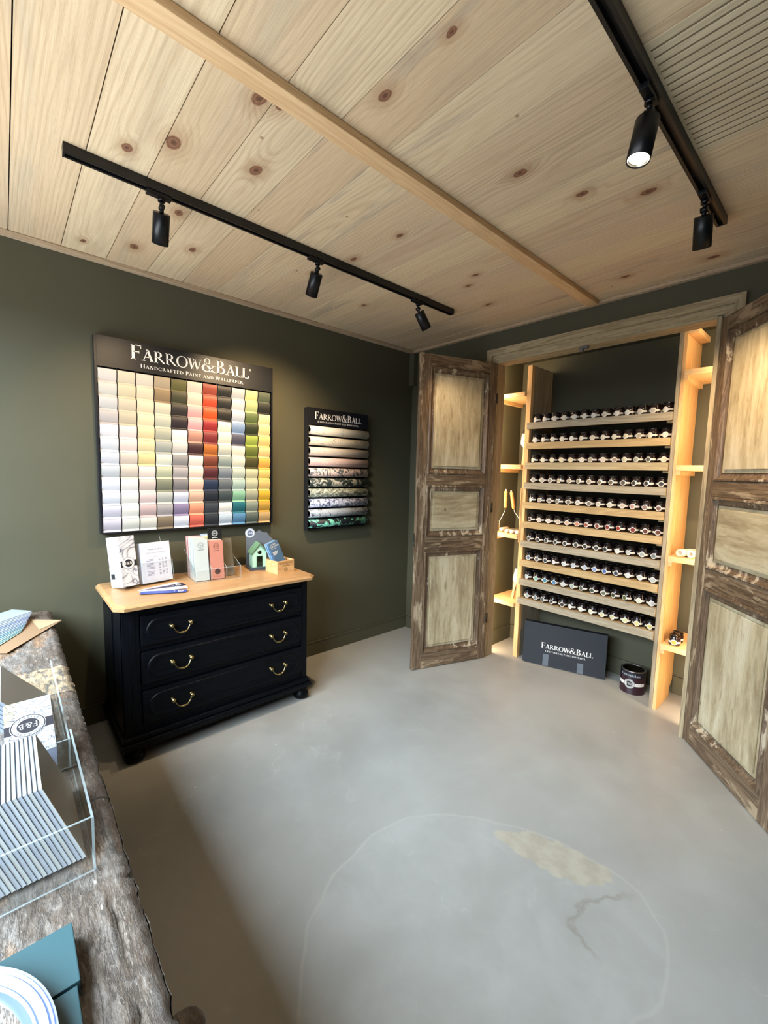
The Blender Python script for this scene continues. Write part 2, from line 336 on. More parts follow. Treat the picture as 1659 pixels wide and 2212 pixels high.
def glyph(ch):
    P = []; w = .7
    st = lambda x: (_seg(P, x, 0, x, 1, TK), _sf(P, x, .022), _sf(P, x, .978))
    if ch == 'F': st(.2); _seg(P, .2, .97, .62, .97, TN); _seg(P, .605, .99, .605, .78, .04); _seg(P, .2, .53, .5, .53, TN); _seg(P, .5, .62, .5, .44, .04); w = .70
    elif ch == 'E': st(.2); _seg(P, .2, .97, .62, .97, TN); _seg(P, .605, .99, .605, .78, .04); _seg(P, .2, .53, .5, .53, TN); _seg(P, .5, .62, .5, .44, .04); _seg(P, .2, .03, .66, .03, TN); _seg(P, .65, .01, .65, .24, .04); w = .74
    elif ch == 'L': st(.2); _seg(P, .2, .03, .63, .03, TN); _seg(P, .615, .01, .64, .26, .045); w = .69
    elif ch == 'A': _hs(P, .12, 0, .45, 1); _hs(P, .70, 0, .40, 1, TK * 1.12); _seg(P, .23, .34, .6, .34, TN); _sf(P, .12, .022); _sf(P, .70, .022, .15); w = .86
    elif ch == 'R': st(.2); _arc(P, .30, .735, .32, .265, -90, 90); _seg(P, .2, .97, .3, .97, TN); _seg(P, .2, .485, .32, .485, TN); _hs(P, .80, 0, .36, .5, TK * 1.1); _sf(P, .86, .022, .09); w = .88
    elif ch == 'P': st(.2); _arc(P, .30, .72, .32, .28, -90, 90); _seg(P, .2, .97, .3, .97, TN); _seg(P, .2, .455, .32, .455, TN); w = .68
    elif ch == 'B': st(.2); _arc(P, .30, .76, .27, .24, -90, 90); _arc(P, .30, .27, .36, .27, -90, 90); _seg(P, .2, .97, .3, .97, TN); _seg(P, .2, .53, .32, .53, TN); _seg(P, .2, .03, .32, .03, TN); w = .76
    elif ch == 'D': st(.2); _arc(P, .32, .5, .5, .5, -90, 90); _seg(P, .2, .97, .34, .97, TN); _seg(P, .2, .03, .34, .03, TN); w = .90
    elif ch == 'O': _arc(P, .48, .5, .43, .52, 0, 360, n=26); w = .96
    elif ch == 'C': _arc(P, .48, .5, .43, .52, 48, 312, n=20); _seg(P, .76, .96, .76, .68, .04); w = .84
    elif ch == 'W': _hs(P, .14, 1, .36, 0, TK * 1.05); _hs(P, .36, 0, .58, 1); _hs(P, .50, 1, .78, 0, TK * 1.05); _hs(P, .78, 0, 1.02, 1); _sf(P, .14, .978); _sf(P, .52, .978, .13); _sf(P, 1.03, .978, .1); w = 1.12
    elif ch == 'V': _hs(P, .14, 1, .42, 0, TK * 1.05); _hs(P, .42, 0, .70, 1); _sf(P, .14, .978); _sf(P, .70, .978, .1); w = .82
    elif ch == 'H': st(.2); st(.72); _seg(P, .2, .51, .72, .51, TN); w = .92
    elif ch == 'N': _seg(P, .17, 0, .17, 1, TN); _seg(P, .77, 0, .77, 1, TN); _hs(P, .72, 0, .2, 1, TK * 1.1); _sf(P, .17, .022, .11); _sf(P, .77, .978, .11); _sf(P, .13, .978, .1); w = .94
    elif ch == 'M': _seg(P, .15, 0, .17, 1, TN); _seg(P, .95, 0, .92, 1, TK); _hs(P, .53, .02, .22, 1, TK); _hs(P, .53, .02, .88, 1); _sf(P, .15, .022, .11); _sf(P, .95, .022); w = 1.1
    elif ch == 'T': _seg(P, .38, 0, .38, 1, TK); _seg(P, .06, .97, .70, .97, TN); _sf(P, .38, .022); _seg(P, .07, .99, .05, .78, .04); _seg(P, .69, .99, .71, .78, .04); w = .76
    elif ch == 'I': st(.2); w = .40
    elif ch == 'U': _seg(P, .18, .3, .18, 1, TK); _seg(P, .72, .3, .72, 1, TN); _arc(P, .43, .32, .32, .34, 180, 360); _sf(P, .18, .978); _sf(P, .72, .978, .1); w = .88
    elif ch == 'S': _arc(P, .33, .745, .24, .265, 30, 250, n=12); _arc(P, .33, .255, .27, .27, -150, 75, n=12); _seg(P, .22, .60, .42, .44, TK); w = .66
    elif ch == 'Z': _seg(P, .1, .97, .62, .97, TN); _seg(P, .08, .03, .66, .03, TN); _hs(P, .15, .03, .60, .97, TK); w = .74
    elif ch == '&': _arc(P, .40, .77, .20, .24, -60, 245, n=16, t1=.09); _arc(P, .36, .26, .32, .28, 60, 330, n=18); _seg(P, .26, .66, .74, .04, TK); _seg(P, .74, .04, .90, .03, TN); _seg(P, .60, .13, .80, .50, TN); _seg(P, .68, .50, .92, .50, .045); w = .98
    elif ch == '*': _arc(P, .1, .9, .09, .09, 0, 360, .03, .03, 10); w = .2
    elif ch == '-': _seg(P, .1, .4, .4, .4, .08); w = .5
    elif ch == '/': P.append([(.02, .1), (.14, .1), (.14, .9), (.02, .9)]); w = .2
    elif ch == ' ': w = .34
    return P, w
def runs(s, big=1.0, small=.78, track=.0):
    out = []; x = 0
    for ch in s:
        up_ = ch.isupper() or ch in '&*/-'; sc = big if up_ else small
        if ch == ' ': x += .34 * big; continue
        P, w = glyph(ch.upper())
        if ch == '*': sc = .8
        out.append((P, x, sc)); x += w * sc + track
    return out, x
def text(mb, s, fmap, x0, y0, width=None, h=None, big=1.0, small=.78, mat=0, center=False, track=.0):
    out, W_ = runs(s, big, small, track)
    k = (width / W_) if width else h
    kv = h if h else k
    if center: x0 -= W_ * k / 2
    for P, ox, sc in out:
        for q in P: mb.add([tuple(fmap(x0 + (ox + a * sc) * k, y0 + b * sc * kv)) for a, b in q], [tuple(range(len(q)))], mat)
def ringpoly(mb, fmap, cx, cy, r0, r1, mat, n=40, e=1.0):
    for i in range(n):
        a, b = 2 * PI * i / n, 2 * PI * (i + 1) / n
        q = [(r0 * math.cos(a), r0 * math.sin(a)), (r1 * math.cos(a), r1 * math.sin(a)), (r1 * math.cos(b), r1 * math.sin(b)), (r0 * math.cos(b), r0 * math.sin(b))]
        mb.add([tuple(fmap(cx + x, cy + y * e)) for x, y in q], [(0, 1, 2, 3)], mat)
def roundel(mb, fm, cx, cy, r, md, mw, detail=True):
    """round F&B badge; fm(x, y, lift)"""
    f0 = lambda x, y: fm(x, y, .0004); f1 = lambda x, y: fm(x, y, .0008); f2 = lambda x, y: fm(x, y, .0012)
    ringpoly(mb, f0, cx, cy, 0.0001, r, mw); ringpoly(mb, f1, cx, cy, r * .90, r * .96, md); ringpoly(mb, f1, cx, cy, .0001, r * .62, md)
    text(mb, 'F&B', f2, cx, cy - r * .22, h=r * .46, mat=mw, center=True)
    if detail:                                    # tiny capitals round the ring
        for s, a0, sg in (('FARROW & BALL', 90, -1), ('PAINT & PAPER', 270, 1)):
            out, W_ = runs(s); k = r * .17
            tot = W_ * k / (r * .70) 
            for P, ox, sc in out:
                for q in P:
                    pts = []
                    for a, b in q:
                        th = math.radians(a0) - sg * (-1) * 0 + (-(sg) * -1) * 0
                        al = ((ox + a * sc) / W_ - .5) * tot
                        rr = r * .70 + b * sc * k if sg < 0 else r * .84 - b * sc * k
                        an = math.radians(a0) + (-al if sg < 0 else al)
                        pts.append(tuple(f1(cx + rr * math.cos(an), cy + rr * math.sin(an))))
                    mb.add(pts, [tuple(range(len(pts)))], md)

# ---------------------------------------------------------------- setting
XR, YF = 3.95, -3.44            # right wall, window wall
AX0, AX1, AY, AZ = 0.80, 2.42, 0.575, 2.47      # alcove
OX0, OX1, OZ = 0.905, 2.285, 2.372              # clear opening of the alcove
mb = MB(); n = 0
# floor: a fine grid so that patches in the screed keep their own outlines
def sdf(poly, X, Y):
    poly = np.array(poly); d = np.full(X.shape, 1e9); ins = np.zeros(X.shape, bool); m = len(poly)
    for i in range(m):
        a, b = poly[i], poly[(i + 1) % m]; ex, ey = b - a
        wx, wy = X - a[0], Y - a[1]; t = np.clip((wx * ex + wy * ey) / (ex * ex + ey * ey), 0, 1)
        d = np.minimum(d, np.hypot(wx - ex * t, wy - ey * t))
        c = ((a[1] <= Y) & (Y < b[1])) | ((b[1] <= Y) & (Y < a[1]))
        with np.errstate(divide='ignore', invalid='ignore'): xi = a[0] + (Y - a[1]) / (ey if ey else 1e-9) * ex
        ins ^= c & (X < xi)
    return np.where(ins, -d, d)
gx = np.arange(-.05, XR + .06, .03); gy = np.arange(YF - .05, AY + .06, .03)
X, Y = np.meshgrid(gx, gy, indexing='ij'); nx, ny = X.shape
patch = [(1.97, -2.35), (1.77, -2.20), (1.68, -2.03), (1.63, -1.81), (1.67, -1.63), (1.75, -1.51), (1.89, -1.39), (2.08, -1.27), (2.22, -1.23), (2.37, -1.21), (2.46, -1.22), (2.55, -1.31), (2.60, -1.43), (2.61, -1.56), (2.57, -1.65), (2.66, -1.9), (2.6, -2.3), (2.2, -2.5)]
sliver = [(1.95, -1.40), (2.08, -1.27), (2.22, -1.23), (2.37, -1.21), (2.36, -1.30), (2.28, -1.38), (2.12, -1.42), (2.00, -1.42)]
small = [(2.34, -1.43), (2.33, -1.52), (2.43, -1.56), (2.56, -1.60), (2.60, -1.43), (2.54, -1.31), (2.46, -1.24), (2.38, -1.34)]
mb.v = [(x, y, 0.0) for x, y in zip(X.ravel(), Y.ravel())]
mb.f = [(i * ny + j, (i + 1) * ny + j, (i + 1) * ny + j + 1, i * ny + j + 1) for i in range(nx - 1) for j in range(ny - 1)]
mb.m = [0] * len(mb.f); mb.sm = [False] * len(mb.f)
mb.attr = {'patch': sdf(patch, X, Y).ravel(), 'sliver': sdf(sliver, X, Y).ravel(), 'inner': sdf(small, X, Y).ravel()}
def floormat():
    m, nt, p = newmat('polished_screed'); geo = N(nt, 'ShaderNodeNewGeometry'); pos = geo.outputs['Position']
    def at(n_): return N(nt, 'ShaderNodeAttribute', attribute_name=n_).outputs['Fac']
    big = noi(nt, pos, .9, 5, .55, .4); mid = noi(nt, pos, 4.5, 6, .6, .3); fine = noi(nt, pos, 60, 4, .6); wobn = noi(nt, pos, 14, 4, .6)
    wob = mrange(nt, wobn, .3, .7, -.018, .018)
    wide = mrange(nt, noi(nt, pos, 5, 3, .5), .3, .7, -.03, .03)
    col = ramp(nt, big, [(.32, '#8b8984'), (.5, '#979692'), (.68, '#9f9f9b')])
    col = mixc(nt, mrange(nt, mid, .45, .72, 0, .35), col, '#a8a8a5')
    col = mixc(nt, mrange(nt, fine, .6, .8, 0, .15), col, '#857f74')
    pt = math_(nt, 'ADD', at('patch'), math_(nt, 'MULTIPLY', wide, .35))
    pcol = ramp(nt, mid, [(.35, '#949490'), (.65, '#a2a29f')])
    col = mixc(nt, mrange(nt, pt, -.012, .006, .6, 0), col, pcol)
    col = mixc(nt, mrange(nt, math_(nt, 'ABSOLUTE', pt), .002, .008, .35, 0), col, '#aeaca6')
    sl = math_(nt, 'ADD', at('sliver'), wob)
    scol = mixc(nt, mrange(nt, wobn, .4, .6, 0, 1), '#aba596', '#9f9787')
    col = mixc(nt, mrange(nt, sl, -.006, .003, .9, 0), col, scol)
    inn = math_(nt, 'ABSOLUTE', math_(nt, 'ADD', at('inner'), wob))
    half = N(nt, 'ShaderNodeSeparateXYZ'); L(nt, pos, half.inputs[0])
    col = mixc(nt, math_(nt, 'MULTIPLY', mrange(nt, inn, .002, .012, .55, 0), mrange(nt, half.outputs[0], 2.46, 2.40, 0, 1)), col, '#7f7a70')
    scr = N(nt, 'ShaderNodeTexVoronoi', feature='DISTANCE_TO_EDGE', inp={'Scale': .9}); mp = N(nt, 'ShaderNodeMapping'); L(nt, pos, mp.inputs[0])
    ad = N(nt, 'ShaderNodeVectorMath', operation='ADD'); nz = N(nt, 'ShaderNodeTexNoise', inp={'Scale': 2.4, 'Detail': 4.0}); L(nt, pos, nz.inputs['Vector']); L(nt, nz.outputs['Color'], ad.inputs[0]); L(nt, mp.outputs[0], ad.inputs[1]); L(nt, ad.outputs[0], scr.inputs['Vector'])
    col = mixc(nt, math_(nt, 'MULTIPLY', mrange(nt, scr.outputs[0], .0, .006, .28, 0), mrange(nt, mid, .48, .56, 0, 1)), col, '#b3aea4')
    dots = N(nt, 'ShaderNodeTexVoronoi', inp={'Scale': 9.0}); L(nt, pos, dots.inputs['Vector'])
    col = mixc(nt, math_(nt, 'MULTIPLY', mrange(nt, dots.outputs['Distance'], .03, .05, .9, 0), mrange(nt, mid, .5, .6, 0, .5)), col, '#d8d5cc')
    L(nt, col, p.inputs['Base Color']); L(nt, mrange(nt, mid, .3, .7, .30, .46), p.inputs['Roughness']); p.inputs['Specular IOR Level'].default_value = .5
    bump(nt, p, math_(nt, 'ADD', mid, math_(nt, 'MULTIPLY', fine, .15)), .12, .004); return m
struct(mb.build('floor', floormat(), origin=(0, 0, 0), fix=False))

# ceiling: separate sawn boards 200 mm wide with open joints, one object
mb = MB(); ring = []; ra = []; rb = []
edges_y = [-3.44, -3.215, -3.015, -2.817, -2.614, -2.419, -2.22, -2.03, -1.832, -1.63, -1.42, -1.23, -1.03, -.845, -.65, -.46, -.278, -.13, 0.0]
for i in range(len(edges_y) - 1):
    y0, y1 = edges_y[i] + .0018, edges_y[i + 1] - .0018
    r1, r2 = rng.rand(), rng.rand(); zz = H + rng.rand() * .002
    yc = (y0 + y1) / 2 + rng.uniform(-.06, .06); h0 = rng.uniform(.01, .09); sl = rng.uniform(-.06, .06); x00 = rng.uniform(0, 4); ph = rng.uniform(0, 6)
    xs = np.arange(0, XR + .02, .02); ys = np.linspace(y0, y1, 11)
    XX, YY = np.meshgrid(xs, ys, indexing='ij')
    dy = YY - yc - .02 * np.sin(XX * 1.3 + ph); hh = h0 + sl * (XX - x00) + .015 * np.sin(XX * 2.1 + ph * 2)
    D = np.sqrt(dy ** 2 + hh ** 2)
    for kx, ky, kr in KNOTS:
        if y0 - .06 < ky < y1 + .06:
            q = ((XX - kx) / (kr * 3.6)) ** 2 + ((YY - ky) / (kr * 2.2)) ** 2
            D = D + 2.0 * kr * np.exp(-q)
    b = len(mb.v); nx_, ny_ = XX.shape
    mb.v += [(x, y, zz) for x, y in zip(XX.ravel(), YY.ravel())]; ring += list(D.ravel()); ra += [r1] * D.size; rb += [r2] * D.size
    mb.f += [(b + a * ny_ + c, b + a * ny_ + c + 1, b + (a + 1) * ny_ + c + 1, b + (a + 1) * ny_ + c) for a in range(nx_ - 1) for c in range(ny_ - 1)]
    for c in (0, ny_ - 1):          # board edges turned up into the joint
        b2 = len(mb.v); mb.v += [(0, ys[c], zz), (XR, ys[c], zz), (XR, ys[c], zz + .018), (0, ys[c], zz + .018)]; ring += [0] * 4; ra += [r1] * 4; rb += [r2] * 4
        mb.f.append((b2, b2 + 1, b2 + 2, b2 + 3))
mb.m = [0] * len(mb.f); mb.sm = [False] * len(mb.f); nmain = len(mb.f)
mb.box(-.1, XR + .1, YF - .1, .1, H + .02, H + .05, 1); ring += [0] * 8; ra += [0] * 8; rb += [0] * 8
mb.attr = {'ring': ring, 'rnd': ra, 'rnd2': rb}
struct(mb.build('ceiling', [M_ceil, M_dark], origin=(0, 0, 0), fix=False))

def wallbox(name, parts, mat=M_wall):
    w = MB()
    for q in parts: w.box(*q)
    return struct(w.build(name, mat, origin=(0, 0, 0)))
wallbox('wall_left', [(-.12, 0, YF - .12, .70, 0, H + .02)])
wallbox('wall_back', [(0, OX0 - .012, 0, .12, 0, H + .02), (OX1 + .012, XR + .1, 0, .12, 0, H + .02), (OX0 - .012, OX1 + .012, 0, .12, OZ + .012, H + .02)])
wallbox('wall_alcove_left', [(AX0 - .06, AX0, .12, AY + .06, 0, AZ)], M_niche)
wallbox('wall_alcove_right', [(AX1, AX1 + .06, .12, AY + .06, 0, AZ)], M_niche)
wallbox('wall_alcove_back', [(AX0, AX1, AY, AY + .06, 0, AZ)], M_niche)
wallbox('ceiling_alcove', [(AX0 - .06, AX1 + .06, .12, AY + .06, AZ, AZ + .05)], M_niche)
wallbox('wall_right', [(XR, XR + .12, YF - .12, .12, 0, H + .02)])
wallbox('wall_front', [(0, WIN_X0, YF - .12, YF, 0, H + .02), (WIN_X1, XR, YF - .12, YF, 0, H + .02), (WIN_X0, WIN_X1, YF - .12, YF, 0, WIN_Z0), (WIN_X0, WIN_X1, YF - .12, YF, WIN_Z1, H + .02)])
# window frame and pane
M_winframe = paint('#2b2d2a', .4, 0, 'window_frame_paint')
wf = thing('window_1', 'x', 'x', ((WIN_X0 + WIN_X1) / 2, YF - .06, WIN_Z0)); del wf['label'], wf['category']; struct(wf)
w = MB()
for a, b_ in ((WIN_X0, WIN_X0 + .05), (WIN_X1 - .05, WIN_X1), (1.72, 1.77)): w.box(a, b_, YF - .09, YF - .03, WIN_Z0, WIN_Z1, 0, .004)
w.box(WIN_X0, WIN_X1, YF - .09, YF - .03, WIN_Z0, WIN_Z0 + .05); w.box(WIN_X0, WIN_X1, YF - .09, YF - .03, WIN_Z1 - .05, WIN_Z1)
w.build('window_frame', M_winframe, wf)
w = MB(); w.box(WIN_X0 + .05, WIN_X1 - .05, YF - .063, YF - .057, WIN_Z0 + .05, WIN_Z1 - .05); w.build('window_pane', clear('window_glass', (1, 1, 1), 0.0), wf)
# skirting
def base(name, parts):
    w = MB()
    for q in parts: w.box(*q)
    return struct(w.build(name, M_wall, origin=(0, 0, 0)))
base('baseboard_left', [(0, .012, YF, 0, 0, .108), (0, .016, YF, 0, .108, .114)])
base('baseboard_back', [(.016, .83, -.012, 0, 0, .108), (2.41, XR, -.012, 0, 0, .108)])
base('baseboard_alcove', [(AX0, AX0 + .012, .12, AY, 0, .125), (AX1 - .012, AX1, .12, AY, 0, .125), (AX0, 1.04, AY - .012, AY, 0, .125), (1.10, 2.04, AY - .012, AY, 0, .125), (2.10, AX1, AY - .012, AY, 0, .125)])
# battens round the ceiling and the beam
def trim(name, q, mat, bev=.003):
    w = MB(); w.box(*q, 0, bev); return struct(w.build(name, mat))
trim('trim_1', (0, .036, -3.40, 0, H - .022, H), M_batten_y)
trim('trim_2', (.036, XR, -.034, 0, H - .020, H), M_batten)
trim('trim_3', (1.597, 1.665, YF, -.036, H - .028, H), M_beam, .004)
trim('trim_4', (.036, XR, YF, YF + .03, H - .020, H), M_batten)
# small pelmet box in the far corner
w = MB(); w.box(.0, .06, -.05, 0, 2.30, 2.585, 0, .003); struct(w.build('trim_5', M_wall))

# slotted ventilation board in the ceiling
t = thing('ceiling_vent', 'slotted pine ventilation panel in the ceiling right of the black track', 'vent', (2.72, -1.34, H))
w = MB(); prof = []
y = -1.585; pitch = .0265; groove = .010; xa, xb = 2.40, 3.05
ys = [y]
w.box(xa - .03, xa, -1.60, -1.06, H - .0015, H + .001); w.box(xb, xb + .03, -1.60, -1.06, H - .0015, H + .001)
yy = -1.60; gc = []
for i in range(18):
    g0 = -1.575 + i * .0285
    w.box(xa, xb, yy, g0, H - .0015, H + .001, 0, .0005); gc.append((g0, g0 + .0075)); yy = g0 + .0075
w.box(xa, xb, yy, -1.06, H - .0015, H + .001)
fb = w.build('slotted_board', wood('vent_pine', '#a99b80', '#baac90', '#c6b99e', 'X', 1.2, .75), t)
w = MB()
for a, b_ in gc: w.box(xa, xb, a, b_, H - .0004, H + .0005)  # dark flat strips stand in for the shade inside the grooves
lab(w.build('slot', paint('#6e614a', .9, 0, 'slot_shade_gap'), t), 'dark strips colouring the shade between the ribs')

# ---------------------------------------------------------------- frame round the alcove
t = thing('alcove_frame', 'weathered grey-brown wooden casing around the cupboard opening', 'door frame', ((OX0 + OX1) / 2, -.015, 0))
Wx0, Wx1, Wz = .835, 2.395, 2.462
def mitre_frame(mbm, x0, x1, z1, wid, ya, yb, mats=(0, 1)):
    # two uprights and a head with mitred corners
    for sgn, xo in ((1, x0), (-1, x1)):
        poly = [(xo, 0), (xo + sgn * wid, 0), (xo + sgn * wid, z1 - wid), (xo, z1)]
        mbm.prism(poly, lambda a, b, d: Vector((a, d, b)), ya, yb, mats[1])
    mbm.prism([(x0, z1), (x0 + wid, z1 - wid), (x1 - wid, z1 - wid), (x1, z1)], lambda a, b, d: Vector((a, d, b)), ya, yb, mats[0])
w = MB(); mitre_frame(w, Wx0, Wx1, Wz, .046, -.030, 0); w.build('outer_moulding', [M_casing, M_casing_z], t)
w = MB(); mitre_frame(w, Wx0 + .047, Wx1 - .047, Wz - .047, .040, -.010, 0); w.build('inner_moulding', [M_casing, M_casing_z], t)
w = MB(); w.box(OX0 - .012, OX0 + .008, 0, .12, 0, OZ, 1); w.box(OX1 - .008, OX1 + .012, 0, .12, 0, OZ, 1); w.box(OX0 + .008, OX1 - .008, 0, .12, OZ - .012, OZ + .012, 0)
w.build('jamb', [M_casing, M_casing_z], t)
w = MB(); w.box(1.545, 1.60, -.006, .02, OZ - .03, OZ - .014, 0, .002); w.box(1.553, 1.572, -.012, .01, OZ - .05, OZ - .028, 0, .002); lab(w.build('bolt_keep', paint('#6d6d6e', .5, .6), t), 'grey metal bolt keep')

# ---------------------------------------------------------------- panelled doors
def door(label, hinge, free, flip, bolt=None, W_=.692, xm0=.068):
    P0, P1 = Vector((*hinge, 0)), Vector((*free, 0)); d = (P1 - P0).normalized(); ang = math.atan2(d.y, d.x)
    t = thing('cupboard_door', label, 'door', (P0.x, P0.y, .004), (0, 0, ang))
    HH, T = 2.352, .030; s = flip
    A_, B_ = sorted((0, s * T))
    rails = [(0, .115), (.915, 1.02), (1.41, 1.49), (2.27, HH)]
    for a, b_ in ((0, .068), (W_ - .078, W_)):
        f = MB(); f.box(a, b_, A_, B_, 0, HH, 0, .004); f.build('stile', M_doorframe, t, local=True)
    for a, b_ in rails:
        r = MB(); r.box(.0685, W_ - .0785, A_, B_, a, b_, 0, .003); r.build('rail', M_doorframe_x, t, local=True)
    face = 0.0; back = s * T
    for k, (z0, z1) in enumerate(((.115, .915), (1.02, 1.41), (1.49, 2.27))):
        x0, x1 = .068, W_ - .078
        # moulding: stepped rings from the frame face down to the field; y: face -> into door
        prof = [(0, .004), (.006, -.006), (.014, -.006), (.018, .004), (.030, .012), (.040, .014), (.045, .010)]
        m_ = MB()
        rects = [((x0 + o, x1 - o, z0 + o, z1 - o), dpt) for o, dpt in prof]
        for (ra_, da), (rb_, db) in zip(rects[:-1], rects[1:]):
            va = [(ra_[0], s * da, ra_[2]), (ra_[1], s * da, ra_[2]), (ra_[1], s * da, ra_[3]), (ra_[0], s * da, ra_[3])]
            vb = [(rb_[0], s * db, rb_[2]), (rb_[1], s * db, rb_[2]), (rb_[1], s * db, rb_[3]), (rb_[0], s * db, rb_[3])]
            m_.add(va + vb, [(i, (i + 1) % 4, 4 + (i + 1) % 4, 4 + i) for i in range(4)])
        m_.build('panel_moulding', M_mould, t, local=True)
        q = MB(); o = .045; lo, hi = sorted((s * .016, s * .024))
        q.box(x0, x1, lo, hi, z0, z1)
        lo2, hi2 = sorted((s * .007, s * .016)); q.box(x0 + .064, x1 - .064, lo2, hi2, z0 + .062, z1 - .062, 0, .004)
        lab(q.build('field_panel', M_panel_x if k == 1 else M_panel, t, local=True), 'pale limed panel')
    for z in (.3, 1.2, 2.05):
        h_ = MB(); h_.tube([(-.004, s * -.003, z), (-.004, s * -.003, z + .075)], .005, 10); h_.box(-.003, .003, min(0, s * .02), max(0, s * .02), z, z + .075)
        lab(h_.build('hinge', paint('#3a332c', .5, .7), t, local=True), 'dark metal hinge')
    if bolt == 'edge':
        h_ = MB(); h_.box(W_, W_ + .006, s * .010, s * .022, .955, 1.05); h_.box(W_ + .006, W_ + .016, s * .012, s * .02, .965, .985)
        lab(h_.build('latch_plate', M_steel, t, local=True), 'grey metal latch plate')
    if bolt == 'knob':
        h_ = MB(); c = (.612, 0, .965); h_.box(c[0] - .02, c[0] + .022, s * -.003, s * .001, c[2] - .025, c[2] + .025, 0, .001)
        h_.tube([(c[0], -s * .002, c[2]), (c[0], -s * .026, c[2])], .006, 12); h_.box(c[0] - .018, c[0] + .018, s * -.034, s * -.024, c[2] - .010, c[2] + .010, 0, .003)
        lab(h_.build('latch', paint('#7c8087', .4, .7), t, local=True), 'grey metal latch')
    return t
# local +y is the far side of the leaf from the viewer
door('tall three-panel stripped wood cupboard door swung open on the left', (.925, -.004), (.712, -.632), -1, 'edge', .668)
door('tall three-panel stripped wood cupboard door swung open on the right', (2.292, .008), (2.716, -.508), 1, 'knob')

# ---------------------------------------------------------------- colour card display on the left wall
ROWS = """e8e0dc e6dcc6 ece4d6 c2b196 6b673c eed5cb a14636 232324 b9bfc8 c9cf96 56604f
dcdad2 e4d8b8 ebe0c6 9c8566 45442f efcfc2 c94a2c 242526 c8ccd6 aebb86 262725
d6d4d4 ddd0b8 eee0c2 d8d6c4 2e292a eea9ae e9531f 232220 b6c3d8 5f7142 f5ddb0
cbc3c0 d2c6ae f3e4c0 c6cabb 2a2229 e0aab4 9d242c e2e2dc 7f9cc9 2b3620 f2d9a0
eceaf0 eee2de eddcb0 b6b9a8 f2f0f4 bf8c80 81292f e0e0d6 4e5066 9db24f f2d28a
dde0e8 eeded8 e8dcb0 a9afab cfcfcf 3f2028 b86a2c c6ccc6 eceade 6a7732 f4d698
dbdfe8 ddd0c4 e6d69c e0e6da 97979c f4e8e4 7c3c2b 93a3a6 dde4da 4c4a23 f1bf5c
cdd3d8 d8ccc0 f0e4dc c2c9ae b3afb4 f0ddd4 56202c 7e8b9b c6d5cc d6d6b4 f8dc82
eaeef8 f0efee dcccc6 858a76 85848a eecbbb 1f3355 69757e b5d0cc ccd0b4 f3d283
e2e6f0 efeeea e6d2d2 bfc4c0 d6dff5 e3bda8 182535 3f4e54 8fc9ab aeb19e ecc03c
d6d4e2 efeee8 cdb5b5 adaaae 8e82a8 f3a184 3a424e f3f5f8 1f7282 94a094 d9ac4a
d0cad8 dfdfd6 dfdcd2 84735f dde6f6 dd6a5a 272e3a c9dbf0 5f96c4 65726c d8b47c"""
ROWS = [r.split() for r in ROWS.split('\n')]
def darken(hx, k=.81):          # printed card stock is a touch deeper than a lit photograph of it
    return '%02x%02x%02x' % tuple(int(int(hx[i:i + 2], 16) * k) for i in (0, 2, 4))
t = thing('colour_card_display', 'large black wall board of curved paint colour cards above the chest', 'display board', (.004, -1.97, 1.115))
w = MB(); w.box(.003, .018, -2.492, -1.445, 1.115, 2.205, 0, .001); w.box(.018, .052, -2.492, -2.482, 1.115, 2.205); w.box(.018, .052, -1.455, -1.445, 1.115, 2.205)
w.box(.018, .052, -2.482, -1.455, 2.040, 2.205, 0, .001); w.box(.018, .050, -2.482, -1.455, 1.115, 1.1225)
w.build('backing_case', M_display, t)
w = MB()
for i in range(1, 11): w.box(.018, .046, -2.4795 + i * .0925 - .0035, -2.4795 + i * .0925 + .0005, 1.123, 2.039)
w.build('divider', M_display, t)
fm = lambda x, y: Vector((.0528, x, y))
w = MB(); text(w, 'Farrow&Ball', fm, -2.325, 2.106, width=.700, h=.082, big=1.0, small=.80, track=-.07); 
ringpoly(w, fm, -1.612, 2.165, .005, .0065, 0, 16); text(w, 'R', fm, -1.6145, 2.1625, h=.005)
lab(w.build('brand_lettering', M_white, t), 'large white serif capitals')
w = MB(); text(w, 'Handcrafted Paint and Wallpaper', fm, -2.272, 2.064, width=.612, h=.0225, big=1.0, small=.82, track=.03)
lab(w.build('strapline_lettering', M_white, t), 'row of small white capitals')
def chip(mb_, y0, y1, z1, mat=0):
    hgt = .0745; pr = []
    for i in range(9):
        a = i / 8; zz = z1 - hgt * .80 * a; pr.append((.042 + .0155 * math.sin(PI * (a * .60 + .34)), zz))
    pr += [(.0425, z1 - hgt * .84), (.0435, z1 - hgt * .89), (.0515, z1 - hgt * .955), (.052, z1 - hgt)]
    n_ = len(pr); vs = [(x, y0, z) for x, z in pr] + [(x, y1, z) for x, z in pr]
    vs += [(.022, y0, z1), (.022, y1, z1), (.022, y0, z1 - hgt), (.022, y1, z1 - hgt)]; b = 2 * n_
    mb_.add(vs, [(i, i + 1, n_ + i + 1, n_ + i) for i in range(n_ - 1)] + [(0, n_, b + 1, b), (n_ - 1, b + 2, b + 3, 2 * n_ - 1)], mat, False)
chips = []
for c in range(11):
    for r_ in range(12):
        y0 = -2.4795 + c * .0925; chips.append((c, r_, y0 + .0005, y0 + .0875, 2.030 - r_ * .0757))
for c, r_, y0, y1, z1 in chips[:100]:
    w = MB(); chip(w, y0, y1, z1); w.build('colour_card', paint(darken(ROWS[r_][c]), .55), t)
w = MB(); ms = []
for c, r_, y0, y1, z1 in chips[100:]:
    ms.append(paint(darken(ROWS[r_][c]), .55)); chip(w, y0, y1, z1, len(ms) - 1)
o = w.build('colour_cards', ms, t); o['kind'] = 'stuff'

